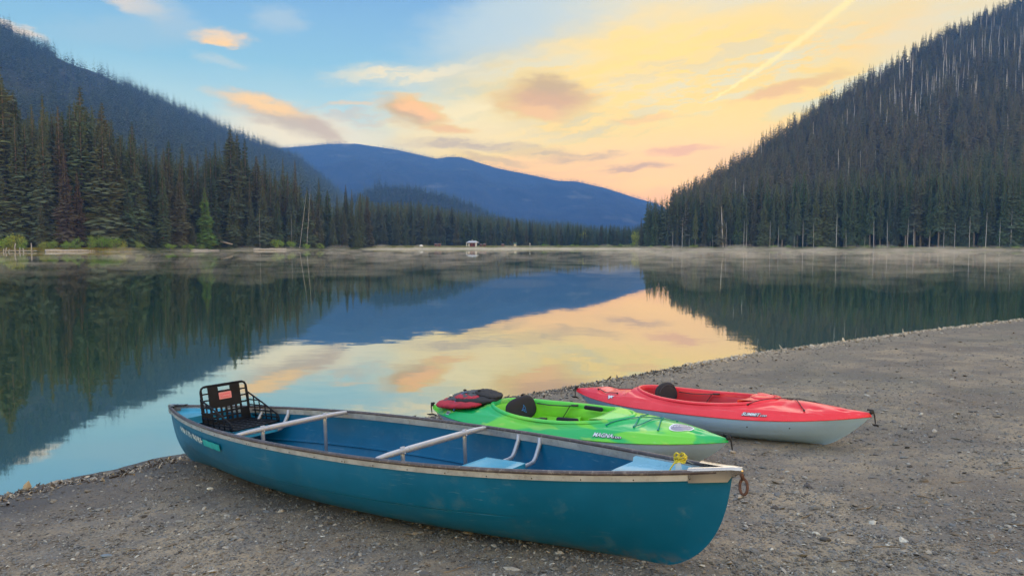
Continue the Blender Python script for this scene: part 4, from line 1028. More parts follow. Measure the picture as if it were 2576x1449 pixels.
# ------------------------------------------------------------------ trees
def conifer(seed,nw,nb,wid,detail=2,full=.06,trunk=True,gap=0.):
    """unit-height conifer; returns crown (V,F), trunk (V,F) as numpy triangles"""
    r=np.random.default_rng(seed); V=[];F=[]
    def tri(a,b,c):
        n=len(V); V.extend([a,b,c]); F.append((n,n+1,n+2))
    bulge=r.uniform(.75,1.1)
    for i in range(nw):
        t=(i+.5)/nw; z=full+(1-full)*t**.92
        L0=wid*(1-t)**bulge*(1.-.35*math.exp(-t*9))*(1+.22*math.sin(t*23+seed))+.006
        n=max(3,int(nb*(1-.55*t)))
        ph=r.uniform(0,6.28)
        for k in range(n):
            if r.random()<gap: continue
            a=ph+k*6.283/n+r.uniform(-.35,.35); L=L0*r.uniform(.62,1.18); dr=L*r.uniform(.28,.75)*(1-.6*t)-L*.25*t
            zz=z+r.uniform(-.5,.5)/nw
            ca,sa=math.cos(a),math.sin(a); w=L*r.uniform(.17,.28)+.004
            p0=np.array([0,0,zz]); p1=np.array([ca*L*.55,sa*L*.55,zz-dr*.35]); p2=np.array([ca*L,sa*L,zz-dr+L*.12])
            s=np.array([-sa,ca,0])*w; dn=np.array([0,0,-1.])
            tri(p0,p1+s+dn*w*.35,p2); tri(p0,p2,p1-s+dn*w*.35)
            if detail>0:
                tri(p0+ (p1-p0)*.3,p1+dn*w*r.uniform(.7,1.3)+s*r.uniform(-.4,.4),p2*1.)
            if detail>1:
                for q in(.45,.75):
                    m=p0+(p2-p0)*q; sg=r.choice([-1,1]); tri(m,m+s*sg*1.5+np.array([ca,sa,-.4])*w*.8,m+np.array([ca,sa,0])*w*.9+dn*w*.5)
    # leader
    tri(np.array([.004,0,.93]),np.array([-.004,0,.93]),np.array([0,0,1.])); tri(np.array([0,.004,.93]),np.array([0,-.004,.93]),np.array([0,0,1.]))
    TV=[];TF=[]
    m=5; hs=[0,.5,.97]; rs=[.013,.008,.001]
    for h,rr in zip(hs,rs):
        for k in range(m): TV.append((rr*math.cos(6.283*k/m),rr*math.sin(6.283*k/m),h))
    for i in range(2):
        for k in range(m):
            a,b,c,d=i*m+k,i*m+(k+1)%m,(i+1)*m+(k+1)%m,(i+1)*m+k; TF+=[(a,b,c),(a,c,d)]
    return (np.array(V),np.array(F)),(np.array(TV,float),np.array(TF))
def foliage_mat(name,cols,rough=.9,trans=False):
    m,nt,b=newmat(name); oi=nt.nodes.new('ShaderNodeObjectInfo')
    at=nt.nodes.new('ShaderNodeAttribute'); at.attribute_name='tint'
    rnd=(X(nt,oi.outputs['Random'])+X(nt,at.outputs['Fac'])).f('FRACT')
    r=nt.nodes.new('ShaderNodeValToRGB'); nt.links.new(rnd.s,r.inputs[0]); e=r.color_ramp.elements; e[0].color=srgb(*cols[0]); e[1].color=srgb(*cols[-1])
    for q in range(1,len(cols)-1):
        ne=e.new(q/(len(cols)-1)); ne.color=srgb(*cols[q])
    g=nt.nodes.new('ShaderNodeNewGeometry'); n=noise(nt,g.outputs['Position'],.55,3,.6); isl=X(nt,g.outputs['Random Per Island'])
    c=mixc(nt,(n.ss(.35,.65)*.6+isl*.4),r.outputs[0],srgb(92,94,74))
    hs=nt.nodes.new('ShaderNodeMix'); hs.data_type='RGBA'; hs.blend_type='MIX'; hs.inputs[0].default_value=.45
    nt.links.new(r.outputs[0],hs.inputs[6]); nt.links.new(c,hs.inputs[7])
    nt.links.new(hs.outputs[2],b.inputs['Base Color']); b.inputs['Roughness'].default_value=rough; b.inputs['Specular IOR Level'].default_value=.15
    return m
M_con=foliage_mat('conifer_needles',[(62,86,66),(72,96,66),(78,94,76),(80,98,70),(86,86,70),(66,88,78),(96,106,68)])
M_conb=foliage_mat('bright_needles',[(84,124,52),(92,130,54)])
M_rusty=foliage_mat('rusty_needles',[(78,68,60),(72,66,58)])
M_bark=simple('conifer_bark',(.16,.14,.125),rough=.9,var=.3,vs=.6)
M_slope=foliage_mat('slope_needles',[(88,92,84),(82,82,84),(104,100,88),(80,92,80),(96,88,84),(74,84,80),(112,112,92)])
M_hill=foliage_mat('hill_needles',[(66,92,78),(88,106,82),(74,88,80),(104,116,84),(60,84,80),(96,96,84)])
M_snag=simple('bleached_dead_wood',(.38,.38,.41),rough=.9,var=.2,vs=.4)
M_shrub=foliage_mat('willow_leaves',[(116,156,56),(136,166,60),(104,144,58),(160,164,66)])
M_autumn=foliage_mat('yellow_green_leaves',[(178,184,66),(168,176,68)])
HI=[conifer(100+k,int(62+4*(k%3)),12,w,2,full=.04+.02*(k%2)) for k,w in enumerate([.12,.135,.15,.17,.105,.19,.125,.145])]
HIb=[conifer(200+k,56,11,w,2,full=.16+.05*(k%3)) for k,w in enumerate([.085,.095,.11])]   # bare lower trunk
def mk(nm,VF,mat):
    return mesh(nm,VF[0],VF[1],mat,smooth=False,do_link=False).data
PROT=[(mk('crown',c,M_con),mk('trunk',t,M_bark)) for c,t in HI]; PROTB=[(mk('crown',c,M_con),mk('trunk',t,M_bark)) for c,t in HIb]
PBR=(mk('crown',HI[5][0],M_conb),PROT[5][1]); PRU=(mk('crown',HI[1][0],M_rusty),PROT[1][1])
ntree=0
def ground_at(x,y): return float(terr(np.array([x],float),np.array([y],float))[0])
def conif(px,ytop,Y,var,label,group,wid=1.,proto=None,name='spruce_tree',cat='tree'):
    """a conifer at distance Y whose tip has the height that suits the stand there"""
    global ntree
    X_=(px-1288)/1850*Y; z0=ground_at(X_,Y)-.3; ht=(617-ytop)/1850*Y+H-z0
    if ht<3: return
    p=proto or PROT[var%len(PROT)]
    e=empty(name,(X_,Y,z0),(0,0,rng.uniform(0,6.28)),(ht*wid,ht*wid,ht)); tag(e,label,cat,group)
    for nm,me in(('crown',p[0]),('trunk',p[1])):
        o=bpy.data.objects.new(nm,me); link(o,e)
    ntree+=1
# --- left stand : measured tops (x, y_top, metres behind the shore, relative width, proto)
G_L='conifers in the dense stand on the left shore'
Ys=lambda x:float(np.interp(x,*zip(*SHORE)))
tops=[(9,161,16,1.35),(49,232,20,1.),(94,268,14,.95),(121,244,16,.85),(215,224,18,1.15),(188,264,14,1.),(268,264,14,1.),(291,304,18,1.),(342,309,18,1.05),(375,352,22,1.),(400,372,20,1.),(432,355,16,1.),(465,364,14,1.),(484,392,20,.9),(503,389,14,.9),(525,372,22,.9),(548,358,18,1.),(586,329,16,1.25),(603,340,20,1.),(622,353,16,1.25),(650,395,14,1.),(671,389,20,1.),(696,428,14,.95),(716,400,22,.8),(746,405,18,.8),(775,470,14,.9),(805,449,20,.9),(826,478,15,1.),(850,490,20,1.),(872,466,18,1.),(887,478,14,.9),(908,486,16,1.1),(925,492,24,1.1)]
lab='tall dark green conifer in the dense stand along the left shore'
for i,(x,y,d,w) in enumerate(tops):
    if i==0: conif(x,y,Ys(x)+d,3,'tallest broad dark conifer at the left edge of the stand',None,1.2)
    elif i==4: conif(x,y,Ys(x)+d,6,'tall conifer with a dense rounded top standing above the left stand',None,1.3)
    elif i==17: conif(x,y,Ys(x)+d,2,'broad brownish tipped conifer standing highest in the middle of the left stand',None,1.15)
    else: conif(x,y,Ys(x)+d+4,[0,1,4,6,7,0,2][i%7],lab,G_L,w)
front=[(2,393,9,.9,'b'),(170,376,7,1.,'r'),(201,430,8,1.,'r'),(107,505,4,1.,0),(156,501,5,1.,0),(245,460,9,1.,0),(326,456,5,.9,0),(300,500,8,1.,0),(366,470,9,1.,0),(456,438,7,.9,0),(487,559,4,1.1,0),(519,472,4,.95,'b'),(588,478,7,1.,0),(545,520,5,.9,0),(664,470,4,1.,0),(634,500,6,1.,0),(700,505,6,1.,0),(735,510,6,.9,0),(762,500,8,.9,0),(790,520,6,.9,0),(838,540,5,.9,0),(868,530,6,.9,0),(900,545,5,.9,0)]
for i,(x,y,d,w,k) in enumerate(front):
    if i==0: conif(x,y,Ys(x)+d,5,'lighter green conifer cut by the left edge, behind the willow bushes',None,w,PROT[5])
    elif k=='b': conif(x,y,Ys(x)+d,5,'bright green young conifer standing at the water before the left stand',None,w,PBR)
    elif k=='r': conif(x,y,Ys(x)+d,1,'rusty brown dying conifer in the left stand','rusty brown conifers in the left stand',w,PRU)
    else: conif(x,y,Ys(x)+d+3,[3,2,5,7][i%4],'shorter dark conifer at the foot of the left shore stand','shorter conifers at the foot of the left stand',w)
TL=sorted([(x,y) for x,y,_,_ in tops]+[(-60,200),(942,507),(1000,502),(1038,507),(1077,512),(1138,523),(1175,531),(1241,539),(1286,547),(1305,550),(1344,552),(1380,562),(1426,558),(1498,567),(1539,565),(1587,568),(1625,560)])
tlx,tly=zip(*TL)
r1=random.Random(11)
for i in range(62):
    x=-20+ (930)*((i+r1.random())/62); y=np.interp(x,tlx,tly)+r1.uniform(12,85); conif(x,y,Ys(x)+r1.uniform(9,26),r1.randrange(8),lab,G_L,r1.uniform(.8,1.1))
# --- behind the far beach
G_F='conifers behind the far beach'; labf='small dark conifer in the tree line behind the far beach'
for i in range(80):
    x=938+(1612-938)*((i+r1.random())/80); yt=np.interp(x,tlx,tly)
    front_=i%3==0
    y=(yt+r1.uniform(28,48) if x<1300 else yt+r1.uniform(10,26)) if front_ else yt+r1.uniform(-4,12)
    conif(x,min(y,600),Ys(x)+(r1.uniform(66,80) if front_ else r1.uniform(86,120)),r1.randrange(8),labf,G_F,r1.uniform(.9,1.25))
# --- right shore
G_R='conifers along the foot of the right slope'; labr='tall dark conifer at the foot of the right slope'
rt=[(1612,547,14),(1628,507,12),(1646,497,12),(1665,501,16),(1685,490,14),(1697,480,18),(1718,478,18),(1735,466,20),(1752,462,14)]
for i,(x,y,d) in enumerate(rt):
    if i==0: conif(x,y,Ys(x)+d,4,'short slim conifer at the tip of the right shore point',None,1.)
    else: conif(x,y,Ys(x)+d,[0,4,1,6][i%4],'slim dark conifer on the right shore point against the glow','conifers on the tip of the right shore',.9)
for i in range(88):
    x=1640+(2610-1640)*((i+r1.random())/88); top=np.interp(x,[1640,1760,2000,2300,2610],[525,470,430,400,375])
    row=i%2; y=top+r1.uniform(-12,45)+row*40
    conif(x,y,Ys(x)+r1.uniform(5,10)+(1-row)*10,r1.randrange(8),labr,G_R,r1.uniform(.75,1.05),PROTB[r1.randrange(3)] if r1.random()<.45 else None)
# yellow-green broadleaf trees
def leafball(seed,n,shape='round'):
    r=np.random.default_rng(seed); V=[];F=[]
    nc=16; cen=r.normal(0,1,(nc,3)); cen/=np.linalg.norm(cen,axis=1)[:,None]; cen*=r.uniform(.35,.8,(nc,1)); cen[:,2]=cen[:,2]*.9
    for i in range(n):
        c=cen[r.integers(nc)]; p=c+r.normal(0,.17,3); nrm=r.normal(0,1,3); nrm/=np.linalg.norm(nrm); a=np.cross(nrm,[0,0,1.]); a/=np.linalg.norm(a)+1e-6; b=np.cross(nrm,a); s=r.uniform(.025,.06)
        k=len(V); V.extend([p-a*s,p+b*s*.6,p+a*s,p-b*s*.6]); F.append((k,k+1,k+2,k+3))
    V=np.array(V); V[:,2]=V[:,2]*.5+.5; V[:,:2]*=.5; 
    return V,np.array(F)
LB=[leafball(300+k,1500) for k in range(4)]
def trunks(seed,n,h=.6,spread=.18):
    mb=MB(); r=random.Random(seed)
    for k in range(n):
        a=r.uniform(0,6.28); mb.tube([(0.02*math.cos(a),.02*math.sin(a),-.02),(spread*.5*math.cos(a),spread*.5*math.sin(a),h*.5),(spread*math.cos(a),spread*math.sin(a),h)],[.018,.012,.004],5)
    return mb
TM=[trunks(k,4).build('stem',M_bark,do_link=False).data for k in range(3)]
LMS=[mk('foliage',l,M_shrub) for l in LB]; LMA=[mk('crown',l,M_autumn) for l in LB[:2]]
def shrub(px,ybase,h,w,Y,label,group=None,autumn=False,name='willow_shrub',cat='shrub',k=0):
    X_=(px-1288)/1850*Y; z0=ground_at(X_,Y)-.1
    e=empty(name,(X_,Y,z0),(0,0,k*1.3),(w,w,h)); tag(e,label,cat,group)
    o=bpy.data.objects.new('crown' if autumn else 'foliage',(LMA[k%2] if autumn else LMS[k%4])); link(o,e)
    o=bpy.data.objects.new('trunk' if autumn else 'stem',TM[k%3]); link(o,e)
def px2m(n,Y): return n/1850*Y
Y=440; shrub(1465,0,px2m(46,Y),px2m(30,Y),Y,'round yellow green broadleaf tree behind the far beach, left of the other one',None,True,'broadleaf_tree','tree',0)
Y=370; shrub(1599,0,px2m(48,Y),px2m(26,Y),Y,'yellow green broadleaf tree beside the tip of the right shore',None,True,'broadleaf_tree','tree',1)
Gs='green bushes along the left shore'
sh=[(15,46,50,3),(42,52,46,4),(60,38,36,3),(112,30,30,2),(135,34,34,3),(170,30,34,3),(195,36,36,4),(232,44,40,4),(262,46,44,4),(290,40,40,3),(310,30,26,2),(350,28,26,3),(430,22,36,3),(475,18,34,3),(505,16,30,3),(700,30,38,4),(732,28,30,4),(770,18,26,3),(806,18,26,3)]
for i,(x,h,w,d) in enumerate(sh):
    Y=Ys(x)+d*.5+.3; shrub(x,0,px2m(h,Y),px2m(w,Y),Y,'leafy green bush at the water along the left shore',Gs,k=i)
r2=random.Random(3)
for i in range(26):
    x=1640+i*38+r2.uniform(-8,8); Y=Ys(x)+3; h=r2.uniform(5,13); shrub(x,0,px2m(h,Y),px2m(h*2.4,Y),Y,'low green bush on the bank below the right slope','low bushes on the right bank',k=i)
for i,(x,h) in enumerate([(1366,9),(1376,8),(1404,6),(1440,8),(1452,7),(1500,7),(1530,8),(1560,9),(1590,10)]):
    Y=Ys(x)+40; shrub(x,0,px2m(h,Y),px2m(h*1.4,Y),Y,'small dark bush on the far beach','small bushes on the far beach',k=i)
# ---- snags
def snag(seed):
    r=random.Random(seed); mb=MB(); lean=r.uniform(-.02,.02)
    mb.tube([(0,0,0),(lean*.5,0,.5),(lean,0,1.)],[.016,.011,.002],6)
    for k in range(16):
        z=r.uniform(.35,.95); a=r.uniform(0,6.28); L=.09*(1.1-z)*r.uniform(.4,1.3); b=Vector((lean*z,0,z)); mb.tube([b,b+Vector((L*math.cos(a),L*math.sin(a),-.15*L))],[.0035,.001],3,cap=False)
    return mb.build('dead_tree',M_snag,smooth=False,do_link=False).data
SN=[snag(k) for k in range(6)]
def dead(px,ytop,Y,label,group,lean=0.,k=0,thick=1.):
    X_=(px-1288)/1850*Y; z0=ground_at(X_,Y)-.3; ht=(617-ytop)/1850*Y+H-z0
    if ht<4: return
    o=bpy.data.objects.new('dead_tree',SN[k%6]); link(o); o.location=(X_,Y,z0); o.scale=(ht*thick,ht*thick,ht); o.rotation_euler=(0,lean,r2.uniform(-.6,.6)); tag(o,label,'dead tree',group)
dl=[(754,474,.13),(772,468,.08),(655,520,0),(250,560,.0),(735,530,0)]
for i,(x,y,l) in enumerate(dl): dead(x,y,Ys(x)+ (3 if l else 4),'pale leaning dead tree above the left shore' if l>.05 else 'pale dead trunk among the left shore conifers','pale leaning dead trees on the left shore' if l>.05 else 'pale dead trunks among the left conifers',l,i,.2)
dead(1818,520,Ys(1818)+5,'white leaning dead tree at the water below the right slope',None,-.10,2,1.2)
for i in range(26):
    x=1660+(2570-1660)*((i+r2.random())/26); dead(x,np.interp(x,[1660,2570],[575,560])+r2.uniform(-35,25),Ys(x)+r2.uniform(3.,5.),'pale dead trunk standing at the foot of the right slope','pale dead trunks at the foot of the right slope',r2.uniform(-.02,.02),i,.6)
# on the slope: px columns, distances between shore and ridge
for i in range(150):
    if i<95: x=r2.gauss(2380,130); f=r2.uniform(.42,.72)
    elif i<120: x=r2.uniform(1780,2560); f=r2.uniform(.15,.9)
    else: x=r2.uniform(2120,2560); f=r2.uniform(.75,.95)
    if x<1700 or x>2600: continue
    Yr=float(np.interp(x,[q[0] for q in RR],[q[1] for q in RR])); Y=Ys(x)+f*(Yr-Ys(x)); X_=(x-1288)/1850*Y; z0=ground_at(X_,Y)
    ht=r2.uniform(17,27); yt=617-(z0+ht-H)/Y*1850
    dead(x,yt,Y,'bleached dead tree standing on the right slope','bleached dead trees on the right slope',r2.uniform(-.04,.04),i,1.15)
# ---- forests as masses
def forest(name,label,pts,hts,templates,mat,tsc=1.):
    n=len(pts); wv=rng.uniform(.7,1.35,n)*tsc; s=np.stack([hts*wv,hts*wv,hts],-1)
    V,F,A=scatter(templates,pts,s,rng.uniform(0,6.28,n),rng.normal(0,.02,n),rng.normal(0,.02,n),rng.random(n))
    o=mesh(name,V,F,mat,smooth=False); set_attr(o,A); tag(o,label,'forest',kind='stuff')
    return o
def joint(c): 
    (a,b),(d,e)=c; return np.concatenate([a,d]),np.concatenate([b,e+len(a)])
MID=[joint(conifer(400+k,20,7,w,1,full=.08)) for k,w in enumerate([.14,.17,.20,.155,.125,.18])]
LOW=[conifer(500+k,10,6,w,0,full=.05)[0] for k,w in enumerate([.17,.21,.19])]
TINY=[conifer(600+k,5,4,w,0,full=.0)[0] for k,w in enumerate([.2,.24])]
def band(n,x0,x1,f0,f1,tab,bias=1.,foot=12,seed=1):
    r=np.random.default_rng(seed); x=r.uniform(x0,x1,n); f=f0+(f1-f0)*r.random(n)**bias
    Yr=np.interp(x,[q[0] for q in tab],[q[1] for q in tab]); ys=np.interp(x,*zip(*SHORE)) if foot<1000 else np.full(n,0.)
    Yf=ys+foot; Y=Yf+f*(Yr-Yf); X_=(x-1288)/1850*Y; z=terr(X_,Y)
    return np.stack([X_,Y,z-.4],-1),x,r
# right slope
P,x,r=band(9500,1690,2760,.02,1.03,RR,.9,seed=2); clear=fbm(P[:,0]/60,P[:,1]/60,3,40)
keep=(clear>-.42)&~((np.abs(x-2380)<190)&(r.random(len(x))<.45)&(P[:,2]>95)&(P[:,2]<190)); P=P[keep]
ht=(9+20*rng.random(len(P))**.8)*np.clip(1.05-P[:,2]/700,.6,1)
forest('slope_forest','dark conifer forest covering the steep right slope',P,ht,MID,M_slope)
# right shore understory between individual trees
P,x,r=band(1500,1625,2760,.015,.16,RR,1.,seed=12); forest('shore_forest','closed dark conifers filling the stand behind the right shore',P,rng.uniform(12,26,len(P)),MID,M_con)
# left hill
P,x,r=band(15000,-120,960,.05,1.03,LR,.75,170,seed=3); clear=fbm(P[:,0]/110,P[:,1]/130,4,41); 
cl=((x-150)/170)**2+((617-(P[:,2]-H)/P[:,1]*1850-215)/60)**2
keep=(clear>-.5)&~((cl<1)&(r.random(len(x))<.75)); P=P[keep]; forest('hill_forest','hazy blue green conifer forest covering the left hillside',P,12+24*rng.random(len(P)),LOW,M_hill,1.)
# left stand filler behind the counted trees
n=900; x=rng.uniform(-80,930,n); Y=np.interp(x,*zip(*SHORE))+rng.uniform(24,75,n); X_=(x-1288)/1850*Y; z=terr(X_,Y); top=np.interp(x,tlx,tly)+rng.uniform(22,80,n)
ht=(617-top)/1850*Y+H-z; k=ht>4; forest('stand_interior','dark crowded conifers behind the front trees of the left stand',np.stack([X_,Y,z-.4],-1)[k],ht[k],MID,M_con,.95)
# centre
n=2600; x=rng.uniform(900,1640,n); Y=np.interp(x,*zip(*SHORE))+rng.uniform(90,420,n)**1.; X_=(x-1288)/1850*Y; z=terr(X_,Y); top=np.interp(x,tlx,tly)+rng.uniform(-3,25,n)
ht=np.clip((617-top)/1850*Y+H-z,3,34); forest('valley_forest','conifer forest on the valley floor behind the far beach',np.stack([X_,Y,z-.4],-1),ht,MID,M_con,1.)
# middle ridge
P,x,r=band(5200,820,1640,.05,1.04,MR,.8,1050,seed=5); forest('ridge_forest','blue green conifer forest on the low middle ridge',P,rng.uniform(12,21,len(P)),LOW,M_con,1.1)
# far mountain
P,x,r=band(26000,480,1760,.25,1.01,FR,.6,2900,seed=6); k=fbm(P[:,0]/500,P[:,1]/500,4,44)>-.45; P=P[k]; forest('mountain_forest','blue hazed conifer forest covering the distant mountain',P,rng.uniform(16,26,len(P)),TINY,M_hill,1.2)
# shore grass
def grass(name,label,x0,x1,d0,d1,n,h,cols,seed):
    r=np.random.default_rng(seed); m=foliage_mat(name+'_blades',cols)
    x=r.uniform(x0,x1,n); Y=np.interp(x,*zip(*SHORE))+r.uniform(d0,d1,n); X_=(x-1288)/1850*Y; z=terr(X_,Y)
    T=[]
    for k in range(4):
        q=np.random.default_rng(k); V=[];F=[]
        for j in range(9):
            a=q.uniform(0,6.28); o_=q.normal(0,.35,2); w=.10; i=len(V); V+=[(o_[0]-w*math.cos(a),o_[1]-w*math.sin(a),0),(o_[0]+w*math.cos(a),o_[1]+w*math.sin(a),0),(o_[0]+q.normal(0,.25),o_[1]+q.normal(0,.25),q.uniform(.5,1.1))]; F.append((i,i+1,i+2))
        T.append((np.array(V,float),np.array(F)))
    s=h*r.uniform(.6,1.3,n); V,F,A=scatter(T,np.stack([X_,Y,z-.02],-1),np.stack([s*1.4,s*1.4,s],-1),r.uniform(0,6.28,n),np.zeros(n),np.zeros(n),r.random(n))
    o=mesh(name,V,F,m,smooth=False); set_attr(o,A); tag(o,label,'grass',kind='stuff')
grass('shore_grass','yellow green grass along the left shore below the bushes',-60,330,1.2,5,2600,.75,[(140,142,48),(150,132,54),(110,128,52)],8)
grass('sedge','low green growth at the water along the left stand',330,900,1.5,4,1800,.6,[(70,92,56),(60,84,52),(96,100,60)],9)
grass('bank_grass','green grass on the bank below the right slope',1610,2700,1.5,6,3500,.7,[(84,104,54),(70,92,52),(120,118,64)],10)
grass('meadow_grass','short pale grass on the flat behind the far beach',925,1640,14,60,5000,.45,[(128,132,84),(112,124,78),(150,146,104)],13)
# ------------------------------------------------------------------ far-shore things
def at_(px,Y): 
    X_=(px-1288)/1850*Y; return Vector((X_,Y,ground_at(X_,Y)))
M_white=simple('white_paint',(.62,.64,.68),rough=.6,var=.08); M_redb=simple('barn_red_boards',(.16,.03,.03),rough=.7,var=.2,vs=3); M_brownb=simple('brown_red_boards',(.17,.075,.06),rough=.8,var=.2); M_roofw=simple('pale_metal_roof',(.36,.37,.42),rough=.45,var=.06); M_glass=simple('dark_window',(.02,.025,.03),rough=.15)
def cabin():
    Y=Ys(1189)+26; p=at_(1189,Y); s=px2m(1,Y); e=empty('cabin',p,(0,0,-.25)); tag(e,'small dark red lakeside cabin with a pale roof and white posts on the far beach','cabin')
    w,d,h=px2m(26,Y),3.4,2.0
    MB().box((0,.3,h/2+.25),(w*.70,d*.8,h)).build('wall',M_redb,e,False)
    MB().box((0,0,.12),(w,d*1.15,.24)).build('porch_deck',simple('grey_deck',(.3,.3,.3),rough=.8),e,False)
    mb=MB(); W=w/2*1.08; D=d*.68; z0=h+.15; z1=h+1.05
    for s_ in(-1,1):
        mb.add([(-W,s_*D,z0),(W,s_*D,z0),(W*.62,0,z1),(-W*.62,0,z1),(-W,s_*D,z0+.1),(W,s_*D,z0+.1),(W*.62,0,z1+.1),(-W*.62,0,z1+.1)],[(0,1,2,3),(7,6,5,4),(0,4,5,1),(0,3,7,4),(1,5,6,2)])
        mb.add([(s_*W,-D,z0+.1),(s_*W,D,z0+.1),(s_*W*.62,0,z1+.1)],[(0,1,2)])
    rf=mb.build('roof',M_roofw,e,False); MB().box((-.2,0,z1+.35),(.35,.35,.7)).build('vent',M_roofw,rf,False)
    for x in(-W*.86,W*.86): MB().box((x,-D*.86,h/2+.2),(.30 if x<0 else .7,.22,h)).build('post',M_white,e,False)
    for x in(-w*.18,w*.16): MB().box((x,.3-d*.4-.02,1.35),(.8,.06,.7)).build('window',M_glass,e,False)
    MB().box((-w*.30,.3-d*.4-.03,1.0),(.7,.05,1.5)).build('door',M_white,e,False)
cabin()
def hut(px,w,h,label,dY=30,mat=M_brownb):
    Y=Ys(px)+dY; p=at_(px,Y); W=px2m(w,Y); Hh=px2m(h,Y); e=empty('hut',p); tag(e,label,'hut','small brown huts at the edge of the far trees')
    MB().box((0,0,Hh*.4),(W*.82,W*.8,Hh*.8)).build('wall',mat,e,False)
    mb=MB(); mb.add([(-W/2,-W*.5,Hh*.76),(W/2,-W*.5,Hh*.76),(W/2,W*.5,Hh*.76),(-W/2,W*.5,Hh*.76),(-W/2,0,Hh),(W/2,0,Hh)],[(0,1,5,4),(2,3,4,5),(0,4,3),(1,2,5),(0,3,2,1)]); mb.build('roof',simple('brown_roof',(.13,.09,.08),rough=.8),e,False)
    MB().box((0,-W*.41,Hh*.33),(W*.3,.05,Hh*.6)).build('door',simple('dark_door',(.05,.03,.03),rough=.7),e,False)
for px,w,h,l in[(1097,8,9,'brown hut behind the far beach, left one of the close pair left of the cabin'),(1106,8,9,'brown hut behind the far beach, right one of the close pair left of the cabin'),(1210,6,8,'small brown hut just right of the red cabin'),(1219,8,9,'brown hut with a low roof, second to the right of the red cabin'),(1265,8,8,'lone brown hut well to the right of the red cabin')]: hut(px,w,h,l)
def tent():
    Y=Ys(1060)+32; p=at_(1060,Y); e=empty('tent',p); tag(e,'small white tent on the grass behind the far beach','tent'); w=px2m(11,Y); h=px2m(6,Y)
    rows=[[(w/2*math.cos(t)*(1-k*k*.75),w*.4*math.sin(t)*(1-k*k*.75),h*k) for t in np.linspace(0,2*math.pi,12,endpoint=False)] for k in(0,.35,.7,.9,1.)]
    MB().grid(rows,closev=True).build('canopy',M_white,e); MB().add([(-w*.12,-w*.41,0),(w*.12,-w*.41,0),(0,-w*.28,h*.6)],[(0,1,2)]).build('door',simple('grey_flap',(.2,.22,.26),rough=.7),e,False)
tent()
def kiosk():
    Y=Ys(1296)+28; p=at_(1296,Y); e=empty('notice_board',p); tag(e,'white notice board with a small green roof on the far beach','sign'); w=px2m(8,Y)
    MB().box((0,0,1.0),(w*.7,.12,.9)).build('board',M_white,e,False)
    for x in(-w*.3,w*.3): MB().box((x,.1,.7),(.16,.10,1.5)).build('post',M_white,e,False)
    MB().add([(-w*.6,-.6,1.55),(w*.6,-.6,1.55),(w*.6,0,2.1),(-w*.6,0,2.1),(-w*.6,.6,1.55),(w*.6,.6,1.55)],[(0,1,2,3),(3,2,5,4)]).build('roof',simple('green_roof',(.05,.12,.09),rough=.6),e,False)
kiosk()
def post(px,label):
    Y=Ys(px)+26; p=at_(px,Y); mb=MB(); mb.tube([p,p+Vector((0,0,1.7))],.10,6); mb.box(p+Vector((0,0,1.75)),(.45,.12,.5)); tag(mb.build('sign_post',M_white,smooth=False),label,'sign')
post(1333,'single pale sign post on the far beach')
def log(px0,y0,px1,y1,rad,label,group=None,name='driftwood_log',dz=.1,mat=None):
    ya=Ys(px0)-y0; yb=Ys(px1)-y1; a=Vector(((px0-1288)/1850*ya,ya,dz)); b=Vector(((px1-1288)/1850*yb,yb,dz)); mb=MB(); n=7
    mb.tube([a.lerp(b,k/n)+Vector((0,0,.08*math.sin(k*2.1))) for k in range(n+1)],[rad*(1-.45*k/n) for k in range(n+1)],8)
    tag(mb.build(name,mat or M_snag),label,'log',group)
M_log=simple('pale_driftwood',(.30,.29,.28),rough=.85,var=.15,vs=2)
log(116,2,268,-2,.45,'long pale log lying in the water along the left shore',mat=M_log,dz=.25)
log(480,-1,552,1,.35,'pale driftwood log at the left shore waterline before the dark stand',mat=M_log,dz=.15)
log(640,1,720,0,.4,'pale log slanting into the water right of the left stand',mat=M_log,dz=.35)
log(745,-4,700,-2,.25,'thin pale log on the bank right of the green bushes',mat=M_log,dz=.5)
a=at_(556,Ys(556)+7); b=at_(586,Ys(586)+6)
mb=MB(); mb.tube([a+Vector((0,0,2.6)),b+Vector((0,0,1.6))],[.35,.25],8); tag(mb.build('fallen_trunk',M_log),'bluish white fallen trunk on the bank beside the bright green conifer','log')
def dock():
    Y=Ys(40)-3
    X0=(8-1288)/1850*Y; X1=(85-1288)/1850*Y; e=empty('old_dock',((X0+X1)/2,Y,0)); tag(e,'remains of a low dock with pale crooked posts at the left edge of the lake','dock'); w=(X1-X0)/2
    MB().box((0,1,.35),(w*2,1.2,.22)).build('deck',M_log,e,False); r=random.Random(5)
    for x,h in((-.95,.9),(-.8,1.2),(-.6,.8),(-.15,2.3),(.1,1.2),(.35,1.),(.9,2.4)):
        mb=MB(); mb.tube([(x*w,0,-.4),(x*w+r.uniform(-.2,.2),0,h*.5),(x*w+r.uniform(-.2,.35),0,h)],[.17,.13,.09],6); mb.build('post',M_log,e)
dock()
